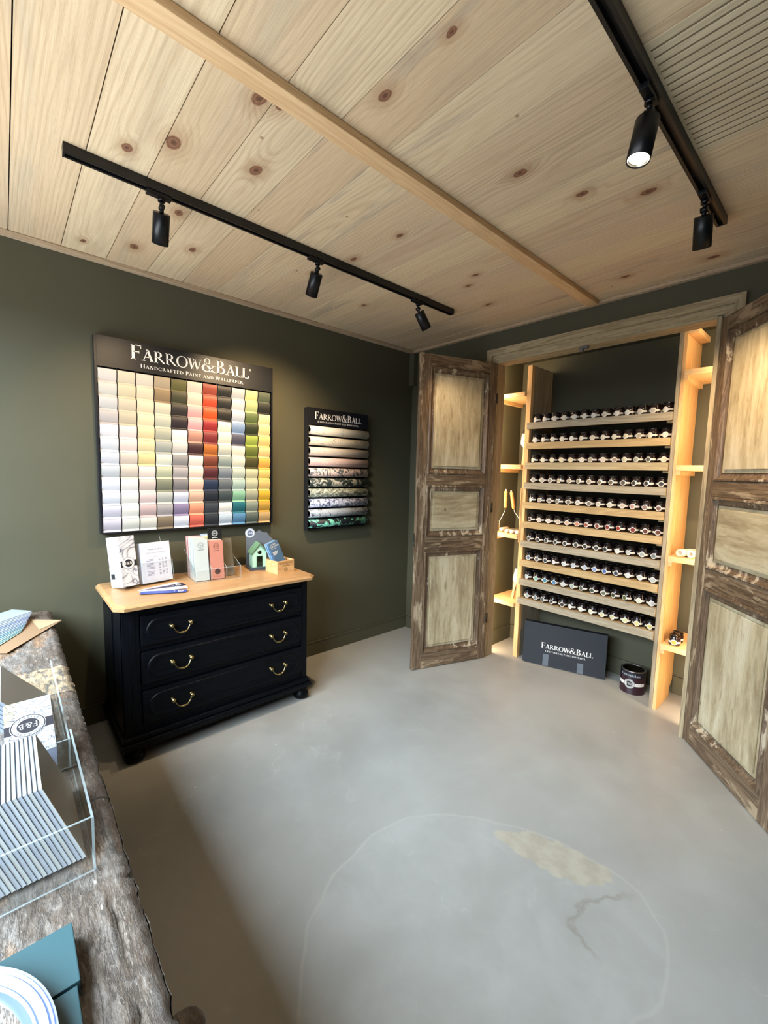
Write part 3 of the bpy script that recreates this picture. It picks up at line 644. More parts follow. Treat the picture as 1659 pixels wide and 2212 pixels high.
# ---------------------------------------------------------------- wallpaper display
def rollmat(name, basec, figs, kind, rough=.55):
    m, nt, p = newmat(name); v = coords(nt, (1, 1, 1), 'Object')
    col = None
    if kind == 'sprig':
        n1 = noi(nt, v, 34, 3, .7, 1.5); n2 = noi(nt, v, 9, 2, .5); k = math_(nt, 'MULTIPLY', mrange(nt, n1, .56, .60, 0, 1), mrange(nt, n2, .46, .52, 0, 1)); col = mixc(nt, k, basec, figs[0])
    elif kind == 'bird':
        n1 = noi(nt, v, 42, 2, .6, 2.2); k = math_(nt, 'MULTIPLY', mrange(nt, n1, .60, .63, 0, 1), mrange(nt, noi(nt, v, 14, 2, .5), .47, .52, 0, 1)); col = mixc(nt, k, basec, figs[0])
        vo = N(nt, 'ShaderNodeTexVoronoi', inp={'Scale': 7.0}); L(nt, v, vo.inputs['Vector']); col = mixc(nt, mrange(nt, vo.outputs['Distance'], .12, .15, .9, 0), col, figs[1])
    elif kind == 'lattice':
        vo = N(nt, 'ShaderNodeTexVoronoi', feature='DISTANCE_TO_EDGE', inp={'Scale': 42.0, 'Randomness': .25}); L(nt, v, vo.inputs['Vector']); col = mixc(nt, mrange(nt, vo.outputs[0], .05, .16, .85, 0), basec, figs[0])
    elif kind == 'scroll':
        n1 = noi(nt, v, 13, 1, .5, 1.8); a = math_(nt, 'ABSOLUTE', math_(nt, 'SUBTRACT', n1, .5)); col = mixc(nt, mrange(nt, a, .035, .05, 1, 0), basec, figs[0]); col = mixc(nt, mrange(nt, a, .012, .018, .7, 0), col, figs[1])
    elif kind == 'flower':
        n1 = noi(nt, v, 16, 3, .55, 1.4); k = mrange(nt, n1, .52, .55, 0, 1); col = mixc(nt, k, basec, figs[0]); col = mixc(nt, mrange(nt, math_(nt, 'ABSOLUTE', math_(nt, 'SUBTRACT', n1, .62)), .008, .02, .8, 0), col, basec)
    elif kind == 'swag':
        wv = N(nt, 'ShaderNodeTexWave', wave_type='RINGS', inp={'Scale': 5.5, 'Distortion': 14.0, 'Detail': 2.0, 'Detail Scale': 3.0}); L(nt, v, wv.inputs['Vector']); col = mixc(nt, mrange(nt, wv.outputs['Fac'], .90, .95, 0, 1), basec, figs[0]); col = mixc(nt, mrange(nt, wv.outputs['Fac'], .10, .05, 0, 1), col, figs[1])
    L(nt, col, p.inputs['Base Color']); p.inputs['Roughness'].default_value = rough; return m
t = thing('wallpaper_display', 'narrow black wall board holding ten patterned wallpaper rolls', 'display board', (.004, -.865, 1.04))
w = MB(); w.box(.003, .022, -1.160, -.580, 1.040, 1.975, 0, .001); w.box(.022, .058, -1.160, -1.152, 1.040, 1.975); w.box(.022, .040, -.588, -.580, 1.040, 1.975); w.box(.022, .062, -1.152, -.580, 1.848, 1.975, 0, .001); w.box(.022, .05, -1.152, -.588, 1.040, 1.046)
w.build('backing_case', M_display, t)
fm = lambda x, y: Vector((.0632, x, y))
w = MB(); text(w, 'Farrow&Ball', fm, -1.108, 1.892, width=.452, h=.055, small=.80, track=-.07); lab(w.build('brand_lettering', M_white, t), 'white serif capitals')
w = MB(); text(w, 'Handcrafted Paint and Wallpaper', fm, -1.078, 1.866, width=.396, h=.0150, small=.82, track=.03); lab(w.build('strapline_lettering', M_white, t), 'row of tiny white capitals')
RM = [('cream paper with grey sprigs', '#d6d0c2', ['#93958f'], 'sprig'), ('cream paper with birds and yellow fruit', '#cfc4b2', ['#3c3528', '#c99a3e'], 'bird'), ('plain stone lattice paper', '#c2b6aa', ['#b3a89c'], 'lattice'),
      ('pink lattice paper', '#cdb3ad', ['#b79f9b'], 'lattice'), ('blush paper with slate scrolls', '#d2bab2', ['#454d53', '#5d666b'], 'scroll'), ('dark green paper with pale flowers', '#23302f', ['#b9b4a5'], 'flower'),
      ('sage paper with pale swags', '#85897a', ['#c9c8b6', '#4f554c'], 'swag'), ('lilac paper with white swags', '#a9aec6', ['#dcdfe8', '#3a415e'], 'swag'), ('grey paper with navy urns', '#9ea4ac', ['#232a37'], 'sprig'),
      ('near-black paper with mint flowers', '#10171f', ['#6fbfa6'], 'flower')]
for i, (l, b_, fg, kd) in enumerate(RM):
    zc = 1.843 - .036 - i * .0799; w = MB(); Mx = Matrix.Translation((.054, -1.150, zc)) @ Matrix.Rotation(-PI / 2, 4, 'X')
    w.lathe([(.026, 0), (.0335, .0005), (.0335, .566), (.026, .5665)], 28, 0, Mx)
    lab(w.build('wallpaper_roll', rollmat('wallpaper_%d' % i, b_, fg, kd), t), l)

# ---------------------------------------------------------------- chest of drawers
t = thing('chest_of_drawers', 'black painted three-drawer chest with pale oak top against the left wall', 'chest of drawers', (.28, -1.965, 0))
w = MB()
w.box(.035, .525, -2.49, -2.472, .14, .797, 1); w.box(.035, .525, -1.462, -1.445, .14, .797, 1)       # sides
w.box(.055, .30, -2.495, -2.4895, .22, .73, 1, .002)                                                   # side panel
w.box(.035, .525, -2.47, -1.465, .14, .155); w.box(.035, .05, -2.47, -1.465, .155, .797)
w.box(.500, .528, -2.49, -2.412, .14, .797, 1, .004); w.box(.500, .528, -1.487, -1.445, .14, .797, 1, .004)
w.box(.506, .530, -2.455, -2.43, .20, .74, 1, .003)
for z0, z1 in ((.757, .797), (.570, .598), (.364, .397), (.14, .186)): w.box(.500, .522, -2.412, -1.487, z0, z1, 0, .002)
w.box(.040, .5, -2.47, -1.465, .78, .797)
lab(w.build('carcass', [M_black, M_black_z], t), 'black painted oak carcass')
w = MB(); w.box(.03, .560, -2.515, -1.425, .088, .112, 0, .006); w.box(.03, .548, -2.503, -1.437, .112, .140, 0, .009); w.box(.035, .535, -2.495, -1.445, .062, .088, 0, .003); w.build('plinth', M_black, t)
for x in (.085, .505):
    for y in (-2.445, -1.475):
        w = MB(); w.lathe([(.0001, 0), (.030, 0), (.046, .012), (.052, .028), (.046, .044), (.030, .056), (.030, .062), (.0001, .062)], 28, 0, Matrix.Translation((x, y, 0))); w.build('bun_foot', M_black, t)
w = MB(); c = .045
def toppoly(x1, y0, y1, cc): return [(.028, y0), (x1 - cc, y0), (x1, y0 + cc), (x1, y1 - cc), (x1 - cc, y1), (.028, y1)]
f3 = lambda a, b_, d: Vector((a, b_, d))
w.prism(toppoly(.562, -2.508, -1.415, .035), f3, .797, .803); w.prism(toppoly(.578, -2.524, -1.399, .04), f3, .803, .818)
o_, i_ = toppoly(.578, -2.524, -1.399, .04), toppoly(.560, -2.506, -1.417, .034)
w.add([(*q, .818) for q in o_] + [(*q, .8295) for q in i_], [(k, (k + 1) % 6, 6 + (k + 1) % 6, 6 + k) for k in range(6)])
w.add([(*q, .8295) for q in i_], [(0, 1, 2, 3, 4, 5)])
lab(w.build('top', M_oak, t), 'light oak top with bevelled edge and clipped corners')
def stadium(y0, y1, z0, z1, inset=0, n_=10):
    y0 += inset; y1 -= inset; z0 += inset; z1 -= inset; r = (z1 - z0) / 2; zc = (z0 + z1) / 2; P = []
    for k in range(n_ + 1): a = -PI / 2 + PI * k / n_; P.append((y1 - r + r * math.cos(a), zc + r * math.sin(a)))
    for k in range(n_ + 1): a = PI / 2 + PI * k / n_; P.append((y0 + r + r * math.cos(a), zc + r * math.sin(a)))
    return P
for z0, z1 in ((.600, .755), (.400, .566), (.190, .360)):
    d = MB(); d.box(.300, .5395, -2.408, -1.491, z0, z1, 0, .006)
    ly0, ly1 = -2.385, -1.513
    pr = [(0, .5395), (.004, .5440), (.009, .5450), (.014, .5435), (.018, .5405), (.022, .5430), (.026, .5400)]
    rr = [([(x, a, b_) for a, b_ in stadium(ly0, ly1, z0 + .020, z1 - .020, ins)]) for ins, x in pr]
    for A_, B_ in zip(rr[:-1], rr[1:]): k = len(A_); d.add(A_ + B_, [(i, (i + 1) % k, k + (i + 1) % k, k + i) for i in range(k)], 0, True)
    dr = d.build('drawer', M_black, t)
    for yc in (-2.222, -1.662):
        zc = (z0 + z1) / 2 + .005
        h_ = MB()
        for sg in (-1, 1):
            Mx = Matrix.Translation((.5395, yc + sg * .047, zc)) @ Matrix.Rotation(PI / 2, 4, 'Y')
            h_.lathe([(.0001, 0), (.010, 0), (.011, .003), (.006, .006), (.006, .012), (.0105, .016), (.012, .021), (.0095, .027), (.0001, .030)], 16, 0, Mx)
        pts = []
        for k in range(15):
            a = -1 + 2 * k / 14; pts.append((.560 + .010 * (1 - a * a), yc + a * .044 * (1 if abs(a) < .9 else .98), zc - .040 * (1 - abs(a) ** 3.2)))
        h_.tube(pts, .0036, 10, 0, radii=[.0032 + (.0016 if k in (4, 10) else 0) + (.0036 if k in (7,) else 0) + (.0018 if k in (6, 8) else 0) for k in range(15)])
        hd = h_.build('handle', M_brass, dr)

# ---------------------------------------------------------------- things on the chest
ZT = .8295
def marbled(name, sc=14, band=None, ox=0, dim=1.0):
    m, nt, p = newmat(name); v = coords(nt, (1, 1, 1), 'Object', loc=(ox, 0, 0))
    n0 = N(nt, 'ShaderNodeTexNoise', inp={'Scale': sc * .35, 'Detail': 2.0, 'Roughness': .4, 'Distortion': 2.6}); L(nt, v, n0.inputs['Vector']); f = n0.outputs[0]
    n1 = noi(nt, v, sc * .16, 2, .5, 1.2)
    base = ramp(nt, n1, [(.36, '#c3bb9b'), (.44, '#c9c8c8'), (.52, '#c6cad3'), (.60, '#b3a7af'), (.66, '#a87f84'), (.70, '#cbc9cb')])
    lines = math_(nt, 'ABSOLUTE', math_(nt, 'SUBTRACT', math_(nt, 'FRACT', math_(nt, 'MULTIPLY', f, 7.0)), .5))
    col = mixc(nt, mrange(nt, lines, .02, .10, .85, 0), base, '#4a4c5e'); col = mixc(nt, mrange(nt, lines, .30, .36, 0, .45), col, '#e2e2e6')
    if dim < 1: col = mixc(nt, 1.0, col, (dim ** 2.2, dim ** 2.2, dim ** 2.2), 'MULTIPLY')
    L(nt, col, p.inputs['Base Color']); p.inputs['Roughness'].default_value = .28; return m
M_marble = marbled('marbled_cover'); M_paper = paint('#bcc0ca', .5, 0, 'white_paper'); M_ink = paint('#2b2c33', .6, 0, 'dark_ink'); M_band = paint('#24242b', .4, 0, 'black_label_band')
def acrylic_tray(t, x0, x1, y0, y1, z0, hb, hf, ft=.003, name='acrylic_tray'):
    w = MB(); w.box(x0, x1, y0, y1, z0, z0 + ft); w.box(x0, x0 + ft, y0, y1, z0 + ft, z0 + hb); w.box(x1 - ft, x1, y0, y1, z0 + ft, z0 + hf)
    for y in (y0, y1 - ft): w.prism([(x0 + ft, z0 + ft), (x1 - ft, z0 + ft), (x1 - ft, z0 + hf), (x0 + ft, z0 + hb)], lambda a, b_, d: Vector((a, d, b_)), y, y + ft)
    w.build(name, M_acr, t)
    e = MB(); r = .0013
    e.box(x1 - ft, x1, y0, y1, z0 + hf, z0 + hf + r); e.box(x0, x0 + ft, y0, y1, z0 + hb, z0 + hb + r)
    for y in (y0, y1 - ft): e.tube([(x0, y + ft / 2, z0 + hb), (x1, y + ft / 2, z0 + hf)], .0014, 6); e.tube([(x1, y + ft / 2, z0), (x1, y + ft / 2, z0 + hf)], .0012, 6)
    e.tube([(x1, y0, z0 + .001), (x1, y1, z0 + .001)], .0012, 6)
    lab(e.build('tray_edge', M_acre, t), 'bright polished acrylic edges')
# marbled brochure box (upright, white side)
t = thing('brochure_box', 'tall white brochure stack with marbled cover and round badge', 'brochures', (.208, -2.408, ZT), (0, 0, math.radians(20)))
w = MB(); w.T = Matrix.Rotation(math.radians(-9), 4, 'Y')
w.box(-.055, .053, -.042, .046, .010, .285, 0, .001); w.build('brochure_stack', M_paper, t, local=True)
w = MB(); w.T = Matrix.Rotation(math.radians(-9), 4, 'Y'); w.box(.0532, .0545, -.042, .046, .010, .285); w.build('front_cover', M_marble, t, local=True)
T9 = Matrix.Rotation(math.radians(-9), 4, 'Y')
w = MB(); w.T = T9; w.box(.0546, .0549, -.042, .046, .117, .150, 0); w.build('label_band', M_band, t, local=True)
w = MB(); roundel(w, lambda x, y, d=0: T9 @ Vector((.0551 + d, x, y)), .000, .136, .034, 0, 1, False); lab(w.build('badge', [M_band, M_white], t, local=True), 'round black and white badge')
w = MB(); w.T = T9; w.box(-.055, -.001, -.0432, -.0424, .02, .12); w.box(-.045, -.01, -.0436, -.0433, .055, .085, 1); w.build('side_label', [paint('#cfe0dc', .4), M_band], t, local=True)
w = MB(); w.box(-.05, .075, -.047, -.0445, 0, .12); w.box(-.05, .075, .0485, .051, 0, .12); w.box(-.05, .075, -.0445, .0485, 0, .0025); w.build('acrylic_stand', M_acr, t, local=True)
# price list stand
t = thing('price_list', 'white printed price list leaning in a clear stand on the chest', 'leaflets', (.190, -2.245, ZT), (0, 0, math.radians(11)))
TL = Matrix.Rotation(math.radians(-10), 4, 'Y')
w = MB(); w.T = TL; w.box(-.012, .030, -.088, .078, .008, .236, 0, .001); w.build('leaflet_stack', M_paper, t, local=True)
w = MB(); w.T = TL; w.box(.0302, .0306, -.068, .062, .022, .212); w.build('printed_area', paint('#c3c4cf', .5), t, local=True)
w = MB(); fm = lambda x, y: TL @ Vector((.0310, x, y))
text(w, 'Farrow&Ball', fm, -.003, .192, h=.010, center=True); text(w, 'Grilles tarifaires peintures', fm, -.003, .174, width=.115, h=.006, center=True); text(w, 'Peintures', fm, -.003, .150, h=.006, center=True)
for k in range(13):
    z = .138 - k * .0075
    if k in (2, 8): continue
    w.add([tuple(fm(a, b_)) for a, b_ in ((-.060, z), (-.060 + .03 + rng.rand() * .018, z), (-.060 + .03 + .01, z + .0025), (-.060, z + .0025))], [(0, 1, 2, 3)])
    for q in (.012, .030, .048): w.add([tuple(fm(q + a, z + b_)) for a, b_ in ((-.005, 0), (.005, 0), (.005, .003), (-.005, .003))], [(0, 1, 2, 3)])
w.build('print', paint('#6b6c7c', .6), t, local=True)
w = MB(); w.T = TL; w.box(.033, .036, -.092, .082, .006, .125); w.box(-.016, -.013, -.092, .082, .006, .25); w.build('acrylic_front', M_acr, t, local=True)
w = MB(); w.T = TL; w.tube([(.036, -.092, .125), (.036, .082, .125)], .0012, 6); w.tube([(.036, .082, .006), (.036, .082, .125)], .0012, 6); w.tube([(-.014, .05, .236), (-.014, .044, .275)], .001, 6); w.build('stand_edge', M_acre, t, local=True)
# fan of four long cards
for k, (c, nm, lx, ly, rx, ry, l) in enumerate([('#e3b4ae', 'pink', .335, -2.372, .262, -2.140, 'pale pink colour strip at the bottom of the fanned strips'), ('#1c2140', 'navy', .350, -2.362, .315, -2.135, 'dark navy colour strip behind the white one in the fan'), ('#eceef3', 'white', .365, -2.362, .395, -2.145, 'white colour strip in the middle of the fan of strips'), ('#2b3f86', 'blue', .385, -2.372, .480, -2.172, 'bright navy blue colour strip on top of the fan')]):
    a = math.atan2(ry - ly, rx - lx); z = ZT + .0004 + k * .0016; x, y = (lx + rx) / 2, (ly + ry) / 2
    t = thing('colour_strip', l, 'colour card', (x, y, z), (0, 0, a), 'fanned colour strips on the chest')
    w = MB(); w.box(-.112, .112, -.026, .026, 0, .0012); w.build('card', paint(c, .35), t, local=True)
    w = MB(); ringpoly(w, lambda p_, q: Vector((p_, q, .0015)), .082, 0, .0125, .0145, 0, 24); ringpoly(w, lambda p_, q: Vector((p_, q, .0015)), .082, 0, .0095, .0105, 0, 24)
    text(w, 'F&B', lambda p_, q: Vector((.082 + p_, q, .0015)), 0, -.004, h=.009, center=True); w.add([(.052, -.008, .0015), (.054, -.008, .0015), (.054, .008, .0015), (.052, .008, .0015)], [(0, 1, 2, 3)])
    w.build('print', M_white if nm != 'white' else paint('#9aa0ae', .5), t, local=True)

# acrylic leaflet holder with colour cards
HA = math.radians(-3.5)
HA = HA
t = thing('leaflet_holder', 'clear acrylic three-bay leaflet holder full of colour cards on the chest', 'leaflet holder', (.215, -1.945, ZT), (0, 0, HA))
HT = Matrix.Translation((.215, -1.945, ZT)) @ Matrix.Rotation(HA, 4, 'Z')
w = MB(); w.box(-.135, .135, -.125, .140, 0, .003); w.box(.132, .135, -.125, .140, .003, .075); w.box(-.135, -.132, -.125, .140, .003, .16)
for y in (-.125, -.036, .052, .137): w.prism([(-.132, .003), (.132, .003), (.132, .075), (-.132, .16)], lambda a, b_, d: Vector((a, d, b_)), y, y + .003)
w.build('acrylic_tray', M_acr, t, local=True)
w = MB(); w.tube([(.1335, -.125, .075), (.1335, .140, .075)], .0016, 6); w.tube([(.1335, -.125, .002), (.1335, .140, .002)], .0014, 6)
for y in (-.1235, -.0345, .0535, .1385): w.tube([(.134, y, 0), (.134, y, .075), (-.132, y, .16)], .0015, 6)
lab(w.build('tray_edge', M_acre, t, local=True), 'bright polished acrylic edges')
def card(name, label, x, y0, y1, hgt, c, badge=None, foot=None, thick=.006, lean=-9, group='colour cards in the clear holder', z=.0035, title=None):
    t_ = thing(name, label, 'colour card', tuple(HT @ Vector((x, (y0 + y1) / 2, z))), (0, 0, HA), group)
    Tc = Matrix.Rotation(math.radians(lean), 4, 'Y'); hw = (y1 - y0) / 2
    w = MB(); w.T = Tc; w.box(-thick, 0, -hw, hw, .001, hgt, 0, .0006); w.build('card', paint(darken(c[1:], .78), .45), t_, local=True)
    if badge:
        w = MB(); q = lambda a, b_: Tc @ Vector((.0004, a, b_))
        for r0, r1 in ((.0165, .018), (.0120, .0130)): ringpoly(w, q, 0, hgt - .034, r0, r1, 0, 28)
        text(w, 'F&B', q, 0, hgt - .039, h=.010, center=True); w.add([tuple(q(a, hgt - .062 + b_)) for a, b_ in ((-.018, 0), (.018, 0), (.018, .003), (-.018, .003))], [(0, 1, 2, 3)])
        if foot: ringpoly(w, q, 0, .045, .0001, .017, 0, 28); text(w, 'Edition', q, 0, .013, h=.007, center=True, track=.3)
        w.build('print', paint(badge, .5), t_, local=True)
cols = [('#d08a82', 'salmon pink'), ('#ecece8', 'white'), ('#d4857c', 'deep pink'), ('#e7e5e0', 'off-white'), ('#d9dad3', 'pale grey'), ('#cdd2ca', 'grey-green'), ('#dfe5e0', 'cool white'), ('#ccd6d2', 'pale sage'), ('#d9e3e2', 'ice white')]
xs = -.075; 
for k in range(9):
    x = -.062 + k * .0205; c, nm = cols[k]
    if k < 8: card('colour_card_pack', '%s colour card pack, %s from the back in the left bay' % (nm, ['first', 'second', 'third', 'fourth', 'fifth', 'sixth', 'seventh', 'eighth'][k]), x, -.119, -.040, .246, c, thick=.0165)
card('colour_card_pack', 'white colour card with grey badge at the front of the left bay', .108, -.119, -.040, .244, '#d5dedd', '#5f6a6c', thick=.010)
for k, (c, nm) in enumerate([('#a9c4e0', 'light blue'), ('#dfe4e4', 'white'), ('#dcd7a0', 'pale yellow'), ('#d7cf9a', 'straw yellow')]):
    card('colour_card_pack', '%s colour card pack behind the black card in the middle bay' % nm, -.075 + k * .021, -.030, .048, .252 - k * .006, c, thick=.016)
for k, (c, nm) in enumerate([('#cfdccb', 'mint'), ('#e9b7ab', 'light salmon')]):
    card('colour_card_pack', '%s colour card pack right behind the salmon front card' % nm, .062 + k * .020, -.030, .048, .234, c, thick=.016)
card('colour_card_pack', 'salmon colour card with dark round badges in the middle bay', .108, -.030, .048, .232, '#d9917f', '#3a2a2c', True, thick=.008)
card('colour_card', 'black card with white badge standing up behind the salmon cards', .030, -.022, .062, .300, '#10161a', '#c9d2d6', thick=.003, lean=-4)
card('colour_card', 'brown kraft card peeping out behind the black card', -.100, .020, .075, .262, '#b58a66', thick=.004, lean=-6)
card('colour_card', 'olive grey card leaning alone in the right bay', .058, .062, .128, .236, '#6d685c', '#4d4a42', thick=.004, lean=-17)

# model house display
t = thing('model_house', 'small mint green model house with dark green roof on a slate stand', 'model house', (.180, -1.622, ZT), (0, 0, math.radians(-11)))
w = MB(); 
bp = [(-.062, 0), (-.062, .225), (-.05, .255), (-.02, .235), (.0, .240), (.028, .252), (.052, .236), (.080, .232), (.098, .205), (.128, .18), (.150, .168), (.158, .15), (.158, .05), (.158, 0)]
w.prism(bp, lambda a, b_, d: Vector((d, a, b_)), -.062, -.058); w.build('back_board', paint('#59606c', .5), t, local=True)
w = MB(); w.box(-.058, .062, -.062, .066, 0, .018, 0, .001); w.build('stand_base', paint('#39444f', .45), t, local=True)
w = MB(); w.box(-.04, .045, -.045, .047, .018, .115)
w.prism([(-.045, .115), (.047, .115), (.001, .170)], lambda a, b_, d: Vector((d, a, b_)), -.04, .045); w.build('house_body', paint('#a5cdb9', .5), t, local=True)
w = MB()
for sg in (-1, 1):
    a0 = (.001, .182); a1 = (.001 + sg * .058, .112); w.prism([a0, a1, (a1[0] - sg * .001, a1[1] - .008), (a0[0], a0[1] - .010)], lambda a, b_, d: Vector((d, a, b_)), -.048, .054)
lab(w.build('roof', paint('#5b7d60', .55), t, local=True), 'dark sage green gabled roof')
w = MB(); w.box(.0452, .0475, -.018, .020, .020, .093); w.build('door', paint('#17291f', .4), t, local=True)
w = MB()
for a in (-.012, -.002, .008):
    for b_ in (.056, .067, .078): w.box(.0476, .0482, a, a + .008, b_, b_ + .009)
w.build('door_glazing', paint('#060a09', .2), t, local=True)
w = MB(); w.lathe([(.0001, 0), (.013, 0), (.013, .002), (.0001, .002)], 24, 0, Matrix.Translation((.0452, .001, .118)) @ Matrix.Rotation(PI / 2, 4, 'Y')); w.build('round_window', paint('#0c1411', .3), t, local=True)
w = MB(); roundel(w, lambda x, y, d=0: Vector((-.0565 + d, x, y)), -.036, .235, .032, 0, 1, True); w.lathe([(.0001, 0), (.0325, 0), (.0325, .001), (.0001, .001)], 32, 1, Matrix.Translation((-.0578, -.036, .235)) @ Matrix.Rotation(PI / 2, 4, 'Y'))
lab(w.build('badge', [paint('#55617a', .5), paint('#c9d4ea', .5)], t, local=True), 'round pale badge')
w = MB(); text(w, 'FIVE', lambda x, y: Vector((-.0575, x, y)), .132, .128, h=.010, center=True); w.build('lettering', M_white, t, local=True)
# wooden box and leaflets
BX = (.348, -1.545, ZT); BR = math.radians(8)
t = thing('wooden_box', 'small pale wooden box with dark printed lettering holding blue booklets', 'box', BX, (0, 0, BR))
w = MB(); a, b_, hh, th = .065, .066, .083, .006
w.box(-a, a, -b_, b_, 0, th); w.box(a - th, a, -b_, b_, th, hh, 0, .0008); w.box(-a, -a + th, -b_, b_, th, hh, 0, .0008); w.box(-a + th, a - th, -b_, -b_ + th, th, hh, 0, .0008); w.box(-a + th, a - th, b_ - th, b_, th, hh, 0, .0008)
w.build('box_body', wood('box_wood', '#a97f4d', '#c49a66', '#d4ae7e', 'Y', 2.4, .55), t, local=True)
w = MB(); q = lambda x, y: Vector((a + .0006, x, y)); text(w, 'TROUVEZ VOTRE', q, 0, .060, width=.108, h=.010, center=True); text(w, 'PEINTURE', q, 0, .046, h=.009, center=True)
ringpoly(w, q, 0, .024, .0125, .014, 0, 28); ringpoly(w, q, 0, .024, .009, .010, 0, 28); text(w, 'F&B', q, 0, .020, h=.008, center=True); w.build('lettering', paint('#4b3322', .6), t, local=True)
BM = Matrix.Translation(BX) @ Matrix.Rotation(BR, 4, 'Z')
for k, (dx, l) in enumerate([(-.018, 'light blue booklet leaning at the back of the wooden box'), (-.006, 'second blue booklet leaning in the wooden box'), (.008, 'slate blue booklet with white lettering at the front of the wooden box')]):
    pz = BM @ Vector((dx + .022, .012, .0065)); t = thing('booklet', l, 'booklet', tuple(pz), (0, math.radians(-14), BR), 'blue booklets in the wooden box')
    Tr = Matrix.Rotation(math.radians(16), 4, 'X'); y_off = -.006 * (2 - k)
    w = MB(); w.T = Tr; w.box(-.0075, 0, -.036 + y_off, .040 + y_off, .010, .205, 0, .0006); w.build('cover', paint(['#7ea3c4', '#6f93b8', '#425f7c'][k], .5), t, local=True)
    if k == 2:
        w = MB(); q = lambda x, y: Tr @ Vector((.0006, x + y_off, y)); text(w, 'ESTATE', q, -.030, .186, h=.0105); text(w, 'EMULSION*', q, -.030, .171, h=.0105); text(w, 'mat durable', q, -.030, .160, h=.006)
        for j in range(4): w.add([tuple(q(a_, c_)) for a_, c_ in ((-.030, .140 - j * .006), (.012 - j * .004, .140 - j * .006), (.012 - j * .004, .1425 - j * .006), (-.030, .1425 - j * .006))], [(0, 1, 2, 3)])
        w.build('lettering', M_white, t, local=True)

# ---------------------------------------------------------------- rack of sample pots in the alcove
SX0, SX1, SY = 1.088, 2.055, .225
t = thing('jar_rack', 'wooden rack of ten narrow shelves standing in the middle of the alcove', 'shelving', ((SX0 + SX1) / 2, .40, 0))
w = MB(); w.box(1.050, SX0, .222, .262, 0, 2.36, 0, .002); w.box(1.046, 1.054, .215, .222, .96, 1.40, 0, .001)
lab(w.build('left_post', M_pine_z, t), 'pale pine front post')
w = MB(); w.box(1.066, SX0 - .001, .263, .402, 0, 2.36, 0, .002); w.box(1.066, SX0 - .001, .406, .555, 0, 2.36, 0, .002)
w.build('left_side_board', M_greywood_z, t)
w = MB(); w.box(SX1 + .001, 2.078, .218, .230, 0, 2.405, 0, .002); w.build('right_edge_strip', M_greywood_z, t)
w = MB()
w.prism([(.231, 0), (.50, 0), (.50, .06), (.555, .10), (.555, 2.405), (.231, 2.405)], lambda a, b_, d: Vector((d, a, b_)), 2.062, 2.098)
w.box(2.0795, 2.098, .218, .2305, 0, 2.405)
lab(w.build('right_side_board', M_pine_z, t), 'bright pine side board')
ZS = [1.913 - i * .1558 for i in range(10)]
for i, z in enumerate(ZS):
    w = MB(); w.box(SX0, SX1, .226, .55, z - .018, z); w.box(SX0 + .002, 1.12, .24, .54, z - .045, z - .0185); w.box(2.020, SX1 - .002, .236, .54, z - .062, z - .0185)
    sh = w.build('shelf', M_shelf_in, t)
    w = MB(); w.box(SX0 - .012, SX1 - .002, .203, .2255, z - .048, z + .002, 0, .0015); w.build('shelf_lip', M_lip[[1, 0, 2, 1, 0, 0, 1, 0, 1, 1][i]], sh)

# the sample pot
M_glassdark = paint('#1b0f12', .12, 0, 'dark_pot', .6, .3); M_lid = paint('#1a1718', .22, .55, 'dark_lid'); M_rim = paint('#a8a6a4', .2, 1.0, 'bright_rim'); M_lbl = paint('#dcd6cc', .5, 0, 'pot_label')
def pot_meshes():
    b_ = MB(); b_.lathe([(.0001, 0), (.0285, 0), (.0312, .003), (.0322, .012), (.0322, .040), (.0305, .047), (.0268, .052), (.0268, .054)], 24)
    l = MB(); l.lathe([(.0280, .0530), (.0296, .0540), (.0296, .0640), (.0284, .0672), (.0262, .0680), (.0250, .0660), (.0001, .0656)], 24, mats=[1, 0, 0, 1, 1, 0])
    d = MB(); R_ = .03255; A0 = -PI / 2
    for k in range(24):
        a, c = A0 - 1.45 + 2.9 * k / 24, A0 - 1.45 + 2.9 * (k + 1) / 24
        d.add([(R_ * math.cos(q), R_ * math.sin(q), z) for q, z in ((a, .017), (c, .017), (c, .029), (a, .029))], [(0, 1, 2, 3)], 0)
    fmj = lambda x, y, e: Vector(((R_ + e) * math.cos(A0 + x / R_), (R_ + e) * math.sin(A0 + x / R_), y))
    for r0, r1, mt, e in ((.0001, .009, 1, .0004), (.009, .0135, 1, .0004), (.0135, .0180, 0, .0004)): ringpoly(d, lambda x, y: fmj(x, y, e), 0, .0225, r0, r1, mt, 24)
    return b_, l, d
b_, l_, d_ = pot_meshes()
